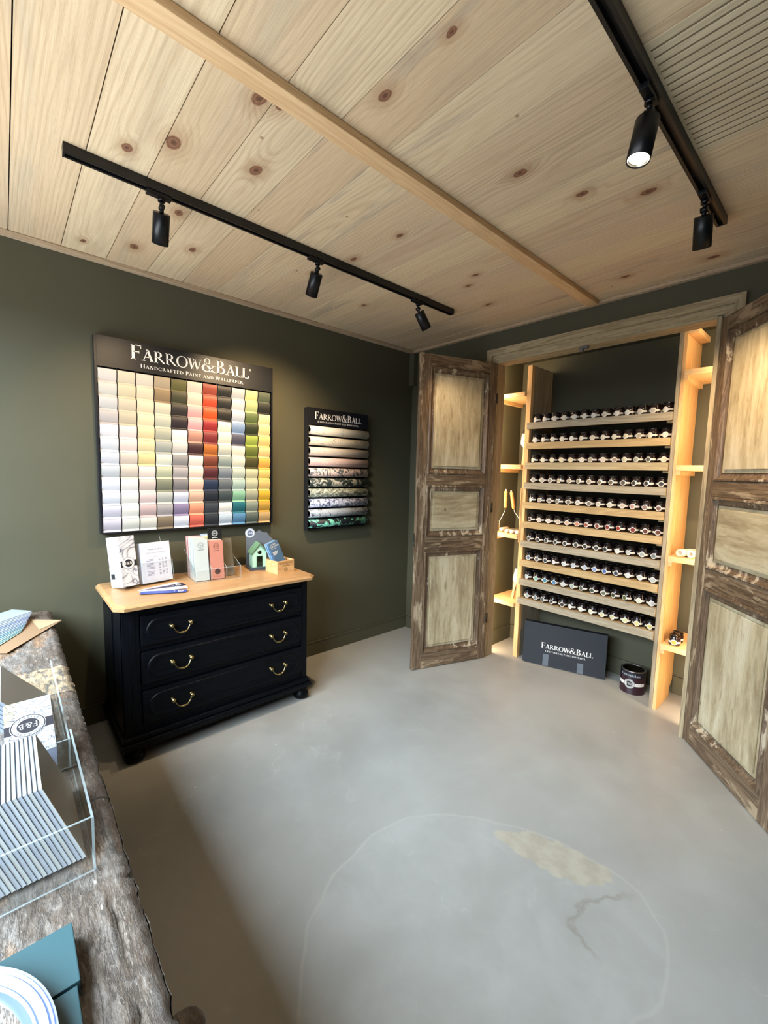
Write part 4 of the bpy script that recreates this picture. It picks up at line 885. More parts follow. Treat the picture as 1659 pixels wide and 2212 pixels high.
POTC = """f0ece4 efe8dc eee6d8 e6ded2 f0ece2 efe6dc f0eae0 d9cfc2 f0ebe2 f0ece6 d8cfc0 c9c1b4 f2eee8
efeee6 ece9e0 ece6d6 efe8d6 f0f0ec eee6d0 ddd2ba f0e8d0 efe6cc ede2c4 b3a892 efe6d2 efe9da
f0ead2 f2eacb efe5bb efe2b0 e9dba4 e6dccc b2a68e d9c7bb 98867a cfc9a8 a9a796 5d5a4e d6cfae
b9b09c c2b8a4 9a9082 c9b899 b4a68c a19478 b09f84 8a7a66 6e6152 53483c 3a352c 35312b 2c2a28
e6e2de aaa39a 8c857c 7f796f 6f6a64 c4c2ba 787069 cfc3ae c9beb2 c8b6ac c99a90 9a7a74 7c5650
3a1c1c d8c4bc dacbc4 d0b8aa d2ad96 c98a6c a0513c 7c3a26 8a2a20 a3321c 7d1f1a 5c2420 6a3016
4c4642 33282a 3a3c40 2e3236 36393c 3e3c38 33302c 3a3834 2b2a2a dcdcd4 c9c9c2 a9adac 7d868c
5d7288 555a60 2f3a44 e2dfe6 c8d2d8 b9c6d6 a9bcd8 8ea4d2 4a6cb4 2c3a52 d6dade ccd4d4 b9c2c2
a9bcc8 8cbcae 3f8aa0 4a86b6 c9cdcc 9fb0a6 5a6258 3c4a3e 6a705a 3c4428 5e6438 d8dcc8 c2c4c6
a6ada6 7f8a88 5a5e62 3b3a3c 3a2f30 e9e8e0 e6e2d4 dcd8bc d9d2a8 cdc898 d2d6a4 d9cf92 d6cc7c""".split('\n')
POTC = [r.split() for r in POTC]
def cname(h):
    r, g, b__ = [int(h[i:i + 2], 16) for i in (0, 2, 4)]; mx, mn = max(r, g, b__), min(r, g, b__); v = mx; s_ = (mx - mn) / max(mx, 1)
    if s_ < .08: return 'white' if v > 220 else 'pale grey' if v > 180 else 'grey' if v > 90 else 'charcoal'
    if s_ < .16 and v > 200: return 'off-white'
    import colorsys; hh = colorsys.rgb_to_hsv(r / 255, g / 255, b__ / 255)[0] * 360
    base = 'red' if hh < 14 or hh > 340 else 'brown' if hh < 32 and v < 150 else 'pink' if hh < 25 else 'tan' if hh < 42 else 'yellow' if hh < 66 else 'green' if hh < 165 else 'teal' if hh < 195 else 'blue' if hh < 255 else 'mauve'
    pre = 'pale ' if v > 190 and s_ < .35 else 'dark ' if v < 85 else ''
    return pre + base
ORD = ['first', 'second', 'third', 'fourth', 'fifth', 'sixth', 'seventh', 'eighth', 'ninth', 'tenth', 'eleventh', 'twelfth', 'thirteenth']
proto = None
def make_pot(loc, rz, hexc, label, group):
    global proto
    if proto is None:
        t_ = thing('sample_pot', label, 'paint pot', loc, (0, 0, rz), group)
        bo = b_.build('pot_body', M_glassdark, t_, local=True); li = l_.build('lid', [M_lid, M_rim], t_, local=True); la = d_.build('pot_label', [M_lbl, M_lbl], t_, local=True)
        la.material_slots[1].link = 'OBJECT'; la.material_slots[1].material = paint(hexc, .5); proto = (t_, [bo, li, la]); return t_
    t_ = proto[0].copy(); C.objects.link(t_); t_.location = loc; t_.rotation_euler = (0, 0, rz); t_['label'] = label; t_['group'] = group
    for k, ch in enumerate(proto[1]):
        c = ch.copy(); C.objects.link(c); c.parent = t_
        if k == 2: c.material_slots[1].link = 'OBJECT'; c.material_slots[1].material = paint(hexc, .5)
    return t_
GR = 'sample pots on the alcove rack'
for i, z in enumerate(ZS):
    for j in range(13):
        x = 1.131 + j * .0737; hexc = POTC[i][j]
        make_pot((x + rng.uniform(-.002, .002), .264 + rng.uniform(-.001, .004), z + .0004), rng.uniform(-.45, .15) + .1, darken(hexc, .92), 'pot with %s dot, %s from left in front row of %s shelf down' % (cname(hexc), ORD[j], ORD[i]), GR)
        make_pot((x + rng.uniform(-.003, .003) + .003, .334 + rng.uniform(-.002, .004), z + .0004), rng.uniform(-.5, .5), darken(hexc, .92), 'back-row pot with %s dot, %s from left on %s shelf down' % (cname(hexc), ORD[j], ORD[i]), GR)

# ---------------------------------------------------------------- shelves in the two niches
NZ = [2.158, 1.587, 1.020, .452]; LV = ['top', 'second', 'third', 'lowest']
for side, x0, x1 in (('left', AX0 + .001, 1.0455), ('right', 2.0985, AX1 - .001)):
    for k, z in enumerate(NZ):
        t = thing('niche_shelf', '%s pale pine shelf in the %s-hand niche of the alcove' % (LV[k], side), 'shelf', ((x0 + x1) / 2, .38, z - .033), group='niche shelves')
        w = MB(); w.box(x0 if side == 'left' else x0, x1, .200, .57, z - .033, z, 0, .0015); w.build('shelf_board', M_pine_x, t)
        w = MB(); cx = (x0, x0 + .022) 
        w.box(cx[0], cx[1], .205, .56, z - .062, z - .0335, 0, .001); w.build('cleat', M_pine_x, t)
t = thing('wood_block', 'square pine block at the very top of the right-hand alcove post', 'block', (2.13, .40, 2.36)); w = MB(); w.box(2.0985, 2.15, .218, .50, 2.372, 2.404, 0, .001); w.build('block_body', M_pine_x, t)
# warm LED strips behind the jambs, lighting the niches
for nm, x, rz, xx in (('left', AX0 + .012, 0, .9), ('right', AX1 - .012, 0, 2.32)):
    for z0, z1 in ((.02, .41), (.46, .98), (1.03, 1.55), (1.60, 2.12), (2.17, 2.44)):
        hh_ = z1 - z0; d = bpy.data.lights.new('led_strip', 'AREA'); d.shape = 'RECTANGLE'; d.size = .012; d.size_y = hh_ * .96; d.energy = NICHE_POWER * hh_; d.color = (1.0, .72, .42)
        o = bpy.data.objects.new('led_strip', d); C.objects.link(o); o.location = (xx if nm == 'right' else .862, .128, (z0 + z1) / 2)
        o.rotation_euler = Euler((PI / 2, 0, PI * 0 + (math.radians(0) if nm == 'left' else 0))).to_matrix().to_euler()
        o.rotation_euler = (PI / 2, 0, 0)

# ---------------------------------------------------------------- tools in the niches
M_handle = wood('roller_handle_wood', '#b8692c', '#d08443', '#e0a062', 'Z', 4, .35); M_wire = paint('#d8d2c4', .25, .9, 'wire'); M_foam = paint('#e7cdbb', .8, 0, 'roller_nap')
M_sleevepat = marbled('marbled_sleeve', 40, ox=3); M_brist = paint('#17130f', .8, 0, 'black_bristle'); M_bhandle = wood('brush_handle_wood', '#b78452', '#cf9f6c', '#e0b98a', 'Z', 3, .4)
def roller_frame(label, x, y, lean, sgn, z=1.0204):
    t = thing('paint_roller', label, 'paint roller', (x, y, z), group='upright paint rollers')
    RT = Matrix.Rotation(lean, 4, 'Y')
    w = MB(); w.T = RT; w.tube([(sgn * -.055, 0, .018), (sgn * -.055, 0, .088), (sgn * -.004, 0, .178), (0, 0, .210)], .0026, 8); w.tube([(sgn * -.055, 0, .018), (sgn * -.044, .11, .018)], .0026, 8); w.build('wire_frame', M_wire, t, local=True)
    w = MB(); w.T = RT; w.lathe([(.0001, .208), (.012, .208), (.0145, .224), (.0125, .252), (.0150, .280), (.0130, .310), (.0145, .338), (.0110, .348), (.0001, .349)], 16); w.build('handle', M_handle, t, local=True)
    w = MB(); w.T = RT; w.lathe([(.0001, .3485), (.0066, .349), (.0066, .359), (.0045, .362), (.0001, .3625)], 12, 0); lab(w.build('handle_tip', paint('#e8e2d6', .4), t, local=True), 'white hanging cap')
    w = MB(); w.T = RT; Mx = Matrix.Translation((sgn * -.042, .004, .0185)) @ Matrix.Rotation(-PI / 2, 4, 'X'); w.lathe([(.0001, 0), (.0155, 0), (.0172, .004), (.0172, .105), (.0001, .11)], 18, 0, Mx); w.build('roller_sleeve', M_foam, t, local=True)
roller_frame('paint roller standing on its nap with wooden handle up, left of the two', .889, .262, math.radians(-1), 1)
roller_frame('paint roller standing on its nap with wooden handle up, right of the two', .996, .285, math.radians(-12.5), -1)
for k, (x, y, l) in enumerate([(.927, .222, 'small wrapped roller lying left of the others on the third left niche shelf'), (.975, .220, 'small wrapped roller in the middle of the pile on the third niche shelf'), (1.024, .222, 'small wrapped roller lying against the rack post on the niche shelf')]):
    t = thing('mini_roller', l, 'paint roller', (x, y, 1.0208), (0, 0, math.radians(-4)), 'wrapped mini rollers')
    w = MB(); Mx = Matrix.Translation((0, 0, .0165)) @ Matrix.Rotation(-PI / 2, 4, 'X'); w.lathe([(.0001, 0), (.0135, 0), (.0155, .003), (.0155, .012)], 20, 0, Mx); w.lathe([(.0001, -.0005), (.0035, -.0005), (.0035, 0)], 12, 0, Mx); w.build('roller_end', paint('#e4d6cc', .6), t, local=True)
    w = MB(); w.lathe([(.0157, .012), (.0159, .110), (.0001, .112)], 20, 0, Mx); w.build('printed_wrapper', M_sleevepat, t, local=True)
def brush(label, x, y, z, lean, wd):
    t = thing('paint_brush', label, 'paint brush', (x, y, z), (0, lean, 0), 'brushes in the left niche')
    hw = wd / 2; SC = Matrix.Scale(1.3, 4) @ Matrix.Identity(4)
    w = MB(); w.T = Matrix.Scale(1.28, 4); prof = [(-.007, .001), (.007, .001), (.009, .03), (.006, .06), (.010, .10), (.012, .125), (-.012, .125), (-.010, .10), (-.006, .06), (-.009, .03)]
    w.prism(prof, lambda a, b_, d: Vector((a, d, b_)), -.006, .006); w.build('handle', M_bhandle, t, local=True)
    w = MB(); w.T = Matrix.Scale(1.28, 4); w.prism([(-.014, .118), (.014, .118), (hw, .14), (hw * .95, .205), (-hw * .95, .205), (-hw, .14)], lambda a, b_, d: Vector((a, d, b_)), -.010, .010); w.build('printed_sleeve', M_sleevepat, t, local=True)
    w = MB(); w.T = Matrix.Scale(1.28, 4); w.box(-hw * .9, hw * .9, -.009, .009, .2055, .232, 0, .002); w.build('bristles', M_brist, t, local=True)
brush('wide paint brush in marbled sleeve standing on the second left niche shelf', .945, .40, 1.5875, math.radians(5), .062)
brush('narrow paint brush in marbled sleeve standing on the lowest left niche shelf', .955, .33, .4525, math.radians(9), .036)
for k, (x, y, z, r, l) in enumerate([(2.150, .225, 1.0208, .024, 'pale cardboard roller sleeve with open end on the right niche shelf'), (2.205, .235, 1.0208, .022, 'roller sleeve beside the post, half hidden by the right door'), (2.182, .300, 1.0208, .020, 'roller sleeve lying behind the two front ones in the right niche')]):
    t = thing('roller_sleeve', l, 'roller sleeve', (x, y, z), (0, 0, math.radians(-20 + k * 8)), 'roller sleeves in the right niche')
    w = MB(); Mx = Matrix.Translation((0, 0, r)) @ Matrix.Rotation(-PI / 2, 4, 'X'); w.lathe([(r * .55, .10), (r * .55, 0), (r * .92, 0), (r, .004), (r, .105), (r * .55, .105)], 24, 0, Mx); w.build('nap', paint('#ead3b6', .85), t, local=True)
    w = MB(); w.lathe([(r * 1.006, .03), (r * 1.01, .095)], 24, 0, Mx); w.build('printed_wrapper', M_sleevepat, t, local=True)
make_pot((2.160, .258, .4525), .1, 'd99a4a', 'lone pot with orange dot at the front of the lowest right niche shelf', 'pots in the right niche')
make_pot((2.158, .330, .4525), .2, 'c9a05a', 'pot standing right behind the orange-dot pot in the right niche', 'pots in the right niche')
t = thing('pine_offcut', 'short pine offcut standing at the right end of the lowest niche shelf', 'block', (2.245, .33, .4525)); w = MB(); w.box(2.228, 2.262, .30, .36, .4525, .525, 0, .001); w.build('offcut_body', M_pine_z, t)

# ---------------------------------------------------------------- flat black box under the rack
P0, P1 = Vector((1.155, .194, 0)), Vector((1.722, .380, 0)); d_v = (P1 - P0).normalized(); ang = math.atan2(d_v.y, d_v.x); LB = .597
t = thing('display_case', 'flat black cardboard case with white lettering leaning upright under the rack', 'box', (P0.x, P0.y, 0.0), (math.radians(-3), 0, ang))
M_case = paint('#1c1f27', .45, 0, 'black_card')
w = MB(); w.box(.008, LB - .008, .004, .078, .0062, .330, 0, .002); w.build('case_body', M_case, t, local=True)
w = MB(); w.box(0, LB, 0, .0038, .0062, .336, 0, .001); w.box(0, .006, .004, .07, .0062, .334); w.box(LB - .006, LB, .004, .07, .0062, .334); w.build('case_lid', M_case, t, local=True)
w = MB(); q = lambda x, y: Vector((x, -.0008, y)); text(w, 'Farrow&Ball', q, .135, .145, width=.372, h=.044, small=.80, track=-.07); text(w, 'Craftsmen in Paint and Paper', q, .170, .118, width=.290, h=.0150, small=.82, track=.03)
lab(w.build('lettering', M_white, t, local=True), 'white printed serif lettering')
M_reflection = paint('#8b96a5', .25, 0, 'pale_reflection'); m_ = M_reflection; m_.node_tree.nodes['Principled BSDF'].inputs['Alpha'].default_value = .28  # translucent strips draw pale reflections on the case front
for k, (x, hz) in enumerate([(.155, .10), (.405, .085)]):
    w = MB(); w.box(x, x + .042, -.0012, -.0006, .007, hz); lab(w.build('reflection_strip', M_reflection, t, local=True), 'pale translucent reflection strip')
# paint tin
t = thing('paint_tin', 'empty aubergine paint tin with open top on the floor right of the case', 'paint tin', (1.905, .385, 0))
TX, TY, TR = 1.905, .385, .078
w = MB(); Mx = Matrix.Translation((TX, TY, 0))
w.lathe([(.0001, .004), (TR - .002, .004), (TR, 0), (TR + .001, .003), (TR, .006), (TR, .135)], 40, 0, Mx); lab(w.build('tin_body', paint('#2b1522', .28, 0, 'aubergine_enamel', .5, .3), t), 'aubergine printed tin wall')
w = MB(); w.lathe([(TR + .0002, .118), (TR + .0004, .150), (TR + .0002, .158)], 40, 0, Mx); w.build('navy_band', paint('#141826', .3), t)
w = MB(); w.lathe([(TR, .158), (TR + .002, .161), (TR, .164), (TR - .010, .164), (TR - .011, .158), (TR - .003, .156), (TR - .003, .006), (.0001, .006)], 40, 0, Mx, mats=[0, 0, 0, 0, 0, 1, 1]); w.build('rim', [M_steel, paint('#2a2218', .35, .6, 'tin_inside')], t)
w = MB(); AC = math.atan2(-2.8827 - TY, 2.862 - TX) - .35
def cyl(x, y, e=0): a = AC + x / TR; return Vector((TX + (TR + .0008 + e) * math.cos(a), TY + (TR + .0008 + e) * math.sin(a), y))
for k in range(30):
    a, b_2 = -.10 + k * .007, -.10 + (k + 1) * .007; w.add([tuple(cyl(a, .062)), tuple(cyl(b_2, .062)), tuple(cyl(b_2, .084)), tuple(cyl(a, .084))], [(0, 1, 2, 3)], 0)
text(w, 'Easy clean', lambda x, y: cyl(x, y, .0003), .052, .070, h=.006, mat=1)
lab(w.build('label_band', [paint('#dcdad6', .5), M_ink], t), 'white label band')
w = MB(); roundel(w, lambda x, y, d=0: cyl(x, y, .001 + d), .008, .075, .033, 0, 1, True); w.build('badge', [M_ink, paint('#cfccc8', .5)], t)
w = MB(); text(w, 'Farrow&Ball', lambda x, y: cyl(x, y, .001), .012, .128, width=.125, h=.016, center=True, track=-.05); w.build('lettering', paint('#b9bcc4', .5), t)

# ---------------------------------------------------------------- ceiling tracks and spotlights
def track(label, x0, x1, y0, y1):
    t = thing('light_track', label, 'light track', ((x0 + x1) / 2, (y0 + y1) / 2, H - .034))
    w = MB(); m_ = (x0 + x1) / 2
    w.box(x0, m_ - .008, y0, y1, H - .034, H, 0, .001); w.box(m_ + .008, x1, y0, y1, H - .034, H, 0, .001); w.box(m_ - .008, m_ + .008, y0, y1, H - .016, H); w.build('track_rail', M_track, t)
    w = MB(); w.box(x0 - .0005, x1 + .0005, y1, y1 + .006, H - .0345, H, 0, .001); w.build('end_cap', M_track, t)
    w = MB(); w.box(x0 - .0005, x1 + .0005, y0 - .006, y0, H - .0345, H, 0, .001); w.build('end_cap', M_track, t)
track('long black ceiling track above the wall displays with three spotlights', .890, .925, -2.675, -.560)
track('black ceiling track at the right edge with two spotlights', 2.355, 2.392, -3.38, -.560)
M_lampon = emis('lit_lens', '#fff2dc', 26.0); M_lamprf = paint('#c9c2b4', .2, .9)
def spot(label, x, y, dirv, power, angle=62, roll_y=1, lit=False):
    t = thing('track_spotlight', label, 'spotlight', (x, y, H - .034), group='track spotlights')
    w = MB(); w.box(x - .013, x + .013, y - .055, y + .035, H - .049, H - .0345, 0, .002); w.tube([(x, y, H - .049), (x, y, H - .060)], .014, 16); w.build('track_adapter', M_fixture, t)
    J = Vector((x, y, H - .088)); d = Vector(dirv).normalized()
    w = MB(); w.tube([(x, y, H - .060), (x, y, H - .074)], .0075, 12); w.tube([(x - .012, y, H - .082), (x + .012, y, H - .082)], .010, 16); w.tube([(x, y, H - .074), tuple(J)], .009, 12); w.tube([tuple(J), tuple(J + d * .016)], .008, 12); w.build('swivel_joint', M_fixture, t)
    q = d.to_track_quat('Z', 'Y').to_matrix().to_4x4(); Mx = Matrix.Translation(J + d * .014) @ q; R_ = .0315; Ln = .112
    w = MB(); w.lathe([(.0001, 0), (R_ - .001, 0), (R_, .001), (R_, Ln), (R_ - .002, Ln), (R_ - .003, Ln - .010), (.0001, Ln - .0105)], 32, 0, Mx); w.build('lamp_body', M_fixture, t)
    w = MB(); w.lathe([(.0001, Ln - .0085), (R_ - .0055, Ln - .0085), (R_ - .0032, Ln - .003)], 32, 0, Mx, mats=[0, 1]); lab(w.build('lens', [M_lampon, M_lamprf], t), 'glowing lens') 
    li = bpy.data.lights.new('lamp_glow', 'SPOT'); li.energy = power; li.color = WARM; li.spot_size = math.radians(angle); li.spot_blend = 1.0; li.shadow_soft_size = .02
    o = bpy.data.objects.new('lamp_glow', li); C.objects.link(o); p_ = J + d * (Ln + .024); o.location = p_; o.rotation_euler = d.to_track_quat('-Z', 'Y').to_euler()
spot('leftmost black spotlight on the long track above the big colour board', .9075, -2.365, (-.72, .10, -1), SPOT_POWER['wall_a'], 88)
spot('middle black spotlight of the three on the long track', .9075, -1.632, (-.76, .10, -1), SPOT_POWER['wall_b'], 96)
spot('far black spotlight near the end of the long track, tilted sideways', .9075, -.885, (.10, .60, -.85), SPOT_POWER['wall_c'], 75)
spot('lit spotlight with glowing lens on the right-hand track', 2.3735, -1.475, (-.10, -.16, -1), SPOT_POWER['floor'], 75)
spot('black spotlight at the far end of the right-hand track', 2.3735, -.835, (-.10, .52, -.85), SPOT_POWER['rack'], 92)

# ---------------------------------------------------------------- old workbench along the window
BX0, BX1, BY0, BY1, BZ = .045, 3.30, -3.42, -2.732, .728  # unseen right end lengthened to keep the floor in shadow
t = thing('workbench', 'rough old dark timber workbench along the window with pitted top', 'table', (1.67, -3.07, 0))
def F2(x, y, s_, o_=0.0): return noise.noise(Vector((x * s_, y * s_, o_)))
def benchtop():
    nx_, ny_ = 560, 120; xs_ = np.linspace(BX0, BX1, nx_); ys_ = np.linspace(BY0, BY1, ny_)
    w = MB(); V = []
    for i, x in enumerate(xs_):
        chew = .004 * F2(x, 1.3, 4) + .003 * F2(x, 4.4, 30) + .0022 * F2(x, 7.7, 90)
        notch = .010 * max(0, 1 - abs(x - 1.99) / .012) + .007 * max(0, 1 - abs(x - 2.26) / .02) + .010 * max(0, 1 - abs(x - 1.40) / .01)
        for j, y in enumerate(ys_):
            f = j / (ny_ - 1); yy = y + (chew - notch) * max(0, (f - .8) / .2)
            z = BZ + .0030 * F2(x, y, 6, 2) + .0030 * F2(x * .6, y, 40, 5) + .0018 * F2(x, y, 75, 9)
            for cx_, cy_, hw_, hl_, dp in CR:          # cracks between and along planks
                u = abs((x - cx_ - .006 * F2(x, y, 20, 3)) if hw_ > 0 else (y - cy_ - .006 * F2(x, y, 12, 3)))
                v_ = abs((y - cy_) if hw_ > 0 else (x - cx_))
                if v_ < hl_ and u < abs(hw_): z -= dp * (1 - u / abs(hw_)) * min(1, (hl_ - v_) / .02)
            edge = max(0, (f - .965) / .035); z -= .014 * edge ** 2
            V.append((x, yy, z))
    w.v = V; w.f = [(i * ny_ + j, (i + 1) * ny_ + j, (i + 1) * ny_ + j + 1, i * ny_ + j + 1) for i in range(nx_ - 1) for j in range(ny_ - 1)]
    w.m = [0] * len(w.f); w.sm = [True] * len(w.f)
    # front face and left end, chewed too
    b0 = len(w.v); rows = 7
    for r_ in range(rows):
        for i in range(nx_):
            v0 = V[i * ny_ + ny_ - 1]; zz = v0[2] - r_ * .011; w.v.append((v0[0], v0[1] + .003 * F2(v0[0] * 3, r_ * .3, 8, 4) - .0012 * r_ + .002, zz))
    for r_ in range(rows - 1):
        for i in range(nx_ - 1): w.f.append((b0 + r_ * nx_ + i, b0 + (r_ + 1) * nx_ + i, b0 + (r_ + 1) * nx_ + i + 1, b0 + r_ * nx_ + i + 1)); w.m.append(0); w.sm.append(True)
    b1 = len(w.v)
    for r_ in (0, 1):
        for j in range(ny_): v0 = V[j]; w.v.append((v0[0], v0[1], v0[2] - r_ * .066))
    for j in range(ny_ - 1): w.f.append((b1 + j, b1 + j + 1, b1 + ny_ + j + 1, b1 + ny_ + j)); w.m.append(0); w.sm.append(False)
    w.box(BX0, BX1, BY0, BY1 - .03, BZ - .066, BZ - .02)
    return w
CR = [(.60, -2.83, .004, .10, .014), (.70, -2.79, .003, .07, .008), (.88, -2.90, .003, .16, .006), (2.15, -2.772, -.0028, .14, .014), (2.30, -2.80, -.004, .12, .012), (1.98, -2.80, .003, .07, .006), (2.06, -2.87, -.003, .05, .006), (.45, -2.76, -.003, .3, .004), (1.3, -2.752, -.003, .25, .006)]
def benchmat():
    m, nt, p = newmat('ancient_bench_timber'); geo = N(nt, 'ShaderNodeNewGeometry'); pos = geo.outputs['Position']
    mp = N(nt, 'ShaderNodeMapping'); mp.inputs['Scale'].default_value = (1, 2.6, 1); L(nt, pos, mp.inputs[0]); v = mp.outputs[0]
    mp3 = N(nt, 'ShaderNodeMapping'); mp3.inputs['Scale'].default_value = (5, 26, 1); mp3.inputs['Rotation'].default_value = (0, 0, .12); L(nt, pos, mp3.inputs[0]); crk = noi(nt, mp3.outputs[0], 2.2, 6, .70, .25); crl = math_(nt, 'ABSOLUTE', math_(nt, 'SUBTRACT', crk, .5))
    big = noi(nt, v, 3.0, 6, .6, .6); mid = noi(nt, v, 26, 4, .55, .3); fine = noi(nt, v, 120, 3, .6)
    col = ramp(nt, big, [(.34, '#43362b'), (.46, '#5a4f46'), (.56, '#6c6661'), (.66, '#7f6248')])
    col = mixc(nt, mrange(nt, mid, .34, .50, .6, 0), col, '#4a3e34')
    col = mixc(nt, mrange(nt, mid, .54, .72, 0, .45), col, '#97928d')
    col = mixc(nt, mrange(nt, fine, .33, .48, .5, 0), col, '#3f3429')
    col = mixc(nt, mrange(nt, fine, .60, .75, 0, .5), col, '#ab9f90')
    col = mixc(nt, mrange(nt, crl, .0, .035, .55, 0, True), col, '#2f261e')
    sp = N(nt, 'ShaderNodeTexVoronoi', inp={'Scale': 12.0}); L(nt, v, sp.inputs['Vector']); col = mixc(nt, math_(nt, 'MULTIPLY', mrange(nt, sp.outputs['Distance'], .06, .10, .9, 0), mrange(nt, mid, .5, .6, 0, 1)), col, '#d9d2c8')
    sx = N(nt, 'ShaderNodeSeparateXYZ'); L(nt, pos, sx.inputs[0]); wv = mrange(nt, noi(nt, pos, 14, 3, .5), .3, .7, -.006, .006)
    for sxx in (.30, .86, 1.12, 1.74, 2.55):      # joints between the short boards of the top
        dj = math_(nt, 'ABSOLUTE', math_(nt, 'ADD', math_(nt, 'SUBTRACT', sx.outputs[0], sxx), wv)); col = mixc(nt, mrange(nt, dj, .0015, .0055, .85, 0), col, '#1c1510')
    pale = math_(nt, 'MULTIPLY', mrange(nt, sx.outputs[0], .86, .87, 0, 1), mrange(nt, sx.outputs[0], 1.12, 1.11, 0, 1)); col = mixc(nt, math_(nt, 'MULTIPLY', pale, mrange(nt, mid, .40, .55, 0, .6)), col, '#b59a74')
    L(nt, col, p.inputs['Base Color']); p.inputs['Roughness'].default_value = .6
    bump(nt, p, math_(nt, 'ADD', math_(nt, 'ADD', mid, math_(nt, 'MULTIPLY', fine, .5)), mrange(nt, crl, 0, .03, -.5, 0)), .6, .004); return m
M_bench = benchmat()
benchtop().build('bench_top', M_bench, t, fix=False)
for x in (.16, 1.7, 3.2):
    for y in (-3.33, -2.87):
        w = MB(); w.box(x - .045, x + .045, y - .045, y + .045, 0, BZ - .067, 0, .006); w.build('leg', M_bench, t)
w = MB(); w.box(.21, 3.15, -3.345, -3.315, .52, BZ - .067, 0, .004); w.box(.21, 1.65, -2.885, -2.855, .56, BZ - .067, 0, .004); w.box(1.75, 3.15, -2.885, -2.855, .56, BZ - .067, 0, .004); w.build('apron', M_bench, t)
w = MB(); w.tube([(2.215, -2.86, .585), (2.215, -2.76, .59), (2.215, -2.705, .592)], .030, 20, radii=[.028, .031, .030]); w.sphere((2.215, -2.703, .592), .030, 0, 20, .9); lab(w.build('bench_peg', M_bench, t), 'rounded rough peg jutting from the bench front')

ZB = BZ + .0045
# kraft envelope and fanned colour sheets at the far end
t = thing('kraft_envelope', 'brown kraft envelope lying under the fanned blue sheets on the bench', 'envelope', (.38, -2.90, ZB)); 
w = MB(); w.prism([(.295, -2.700), (.62, -2.905), (.46, -3.12), (.12, -2.93)], f3, ZB, ZB + .002); w.build('envelope_body', paint('#7d6349', .7), t)
w = MB(); w.prism([(.295, -2.702), (.385, -2.790), (.20, -2.815)], f3, ZB + .0022, ZB + .0035); w.build('envelope_flap', paint('#998568', .7), t)
tints = ['#bfe3d8', '#a9d6d6', '#c6e6e2', '#b7d3ea', '#9cc6dc', '#c9dcf0', '#b3c6e8', '#d2ddf4', '#c2cff0', '#b0bfe6', '#cfd9f2', '#dfe6f6', '#cfdcee', '#dbe9ee']
for k, c in enumerate(tints):
    a = math.radians(90 + 62 - k * 1.6); z = ZB + .0042 + k * .0020
    cx_, cy_ = .44 - k * .0205, -2.955 + k * .0025
    t = thing('colour_sheet', '%s sheet in the fanned stack at the far bench end, %s from the bottom' % (['pale aqua', 'sea green', 'light aqua', 'pale blue', 'sky blue', 'ice blue', 'powder blue', 'pale lilac-blue', 'lavender blue', 'soft blue', 'pale lavender', 'bluish white', 'grey-blue', 'pale top'][k], (ORD + ['fourteenth'])[k]), 'colour sheet', (cx_, cy_, z), (0, 0, a + PI / 2), 'fanned colour sheets on the bench')
    w = MB(); w.box(-.060, .060, -.105, .105, 0, .0013); w.build('sheet', paint(darken(c[1:], .64), .5), t, local=True)
# clear holders with booklets
def holder(label, x0, x1, y0, y1, hz):
    t = thing('brochure_holder', label, 'brochure holder', ((x0 + x1) / 2, (y0 + y1) / 2, ZB)); ft = .004
    w = MB(); w.box(x0, x1, y0, y1, ZB, ZB + ft); w.box(x1 - ft, x1, y0, y1, ZB + ft, ZB + hz); w.box(x0, x0 + ft, y0, y1, ZB + ft, ZB + hz); w.box(x0 + ft, x1 - ft, y1 - ft, y1, ZB + ft, ZB + hz); w.box(x0 + ft, x1 - ft, y0, y0 + ft, ZB + ft, ZB + hz); w.build('acrylic_tray', M_acr, t)
    e = MB(); r = .0022
    e.box(x1 - ft, x1, y0, y1, ZB + hz, ZB + hz + .0012); e.box(x0, x1, y1 - ft, y1, ZB + hz, ZB + hz + .0012); e.box(x1 - .001, x1 + .0004, y1 - ft, y1 + .0004, ZB, ZB + hz); e.tube([(x1, y0, ZB + .002), (x1, y1, ZB + .002)], .0016, 6); e.tube([(x0, y1, ZB + .002), (x1, y1, ZB + .002)], .0014, 6)
    lab(e.build('tray_edge', M_acre, t), 'bright polished acrylic edges'); return t
holder('large clear acrylic holder with white booklets nearest on the bench', 1.60, 1.955, -3.20, -2.785, .108)
holder('far clear acrylic holder further along the bench, behind the nearest one', 1.00, 1.585, -3.20, -2.787, .075)
M_cover = paint('#8f8a7d', .35, 0, 'stone_cover')
for k in range(30):
    y = -2.796 - k * .0074; lean = math.atan2(.060, .155)
    t = thing('booklet', 'white booklet, %s from the right in the nearest clear holder' % ((ORD + ['fourteenth', 'fifteenth', 'sixteenth', 'seventeenth', 'eighteenth', 'nineteenth', 'twentieth'] + ['twenty-%s' % q for q in ORD])[k]) if k else 'stone-coloured booklet cover at the right end of the nearest holder', 'booklet', (1.80, y, ZB + .006), (0, 0, 0), 'booklets in the nearest holder')
    w = MB(); w.T = Matrix.Rotation(lean, 4, 'X')
    xa, xb = -.125, .118; w.prism([(xa, .001), (xb, .001), (xb - .030, .166), (xa, .166)], lambda a, b_, d: Vector((a, d, b_)), -.0058, 0); w.build('pages', [paint('#989da1', .45), paint('#8c9198', .45), paint('#9b9d9a', .45)][k % 3], t, local=True)
    w = MB(); w.T = Matrix.Rotation(lean, 4, 'X'); w.prism([(xa - .001, .0005), (xb + .001, .0005), (xb - .029, .167), (xa - .001, .167)], lambda a, b_, d: Vector((a, d, b_)), .0001, .0008); w.build('cover', M_cover if k == 0 else paint('#6b7380', .45), t, local=True)
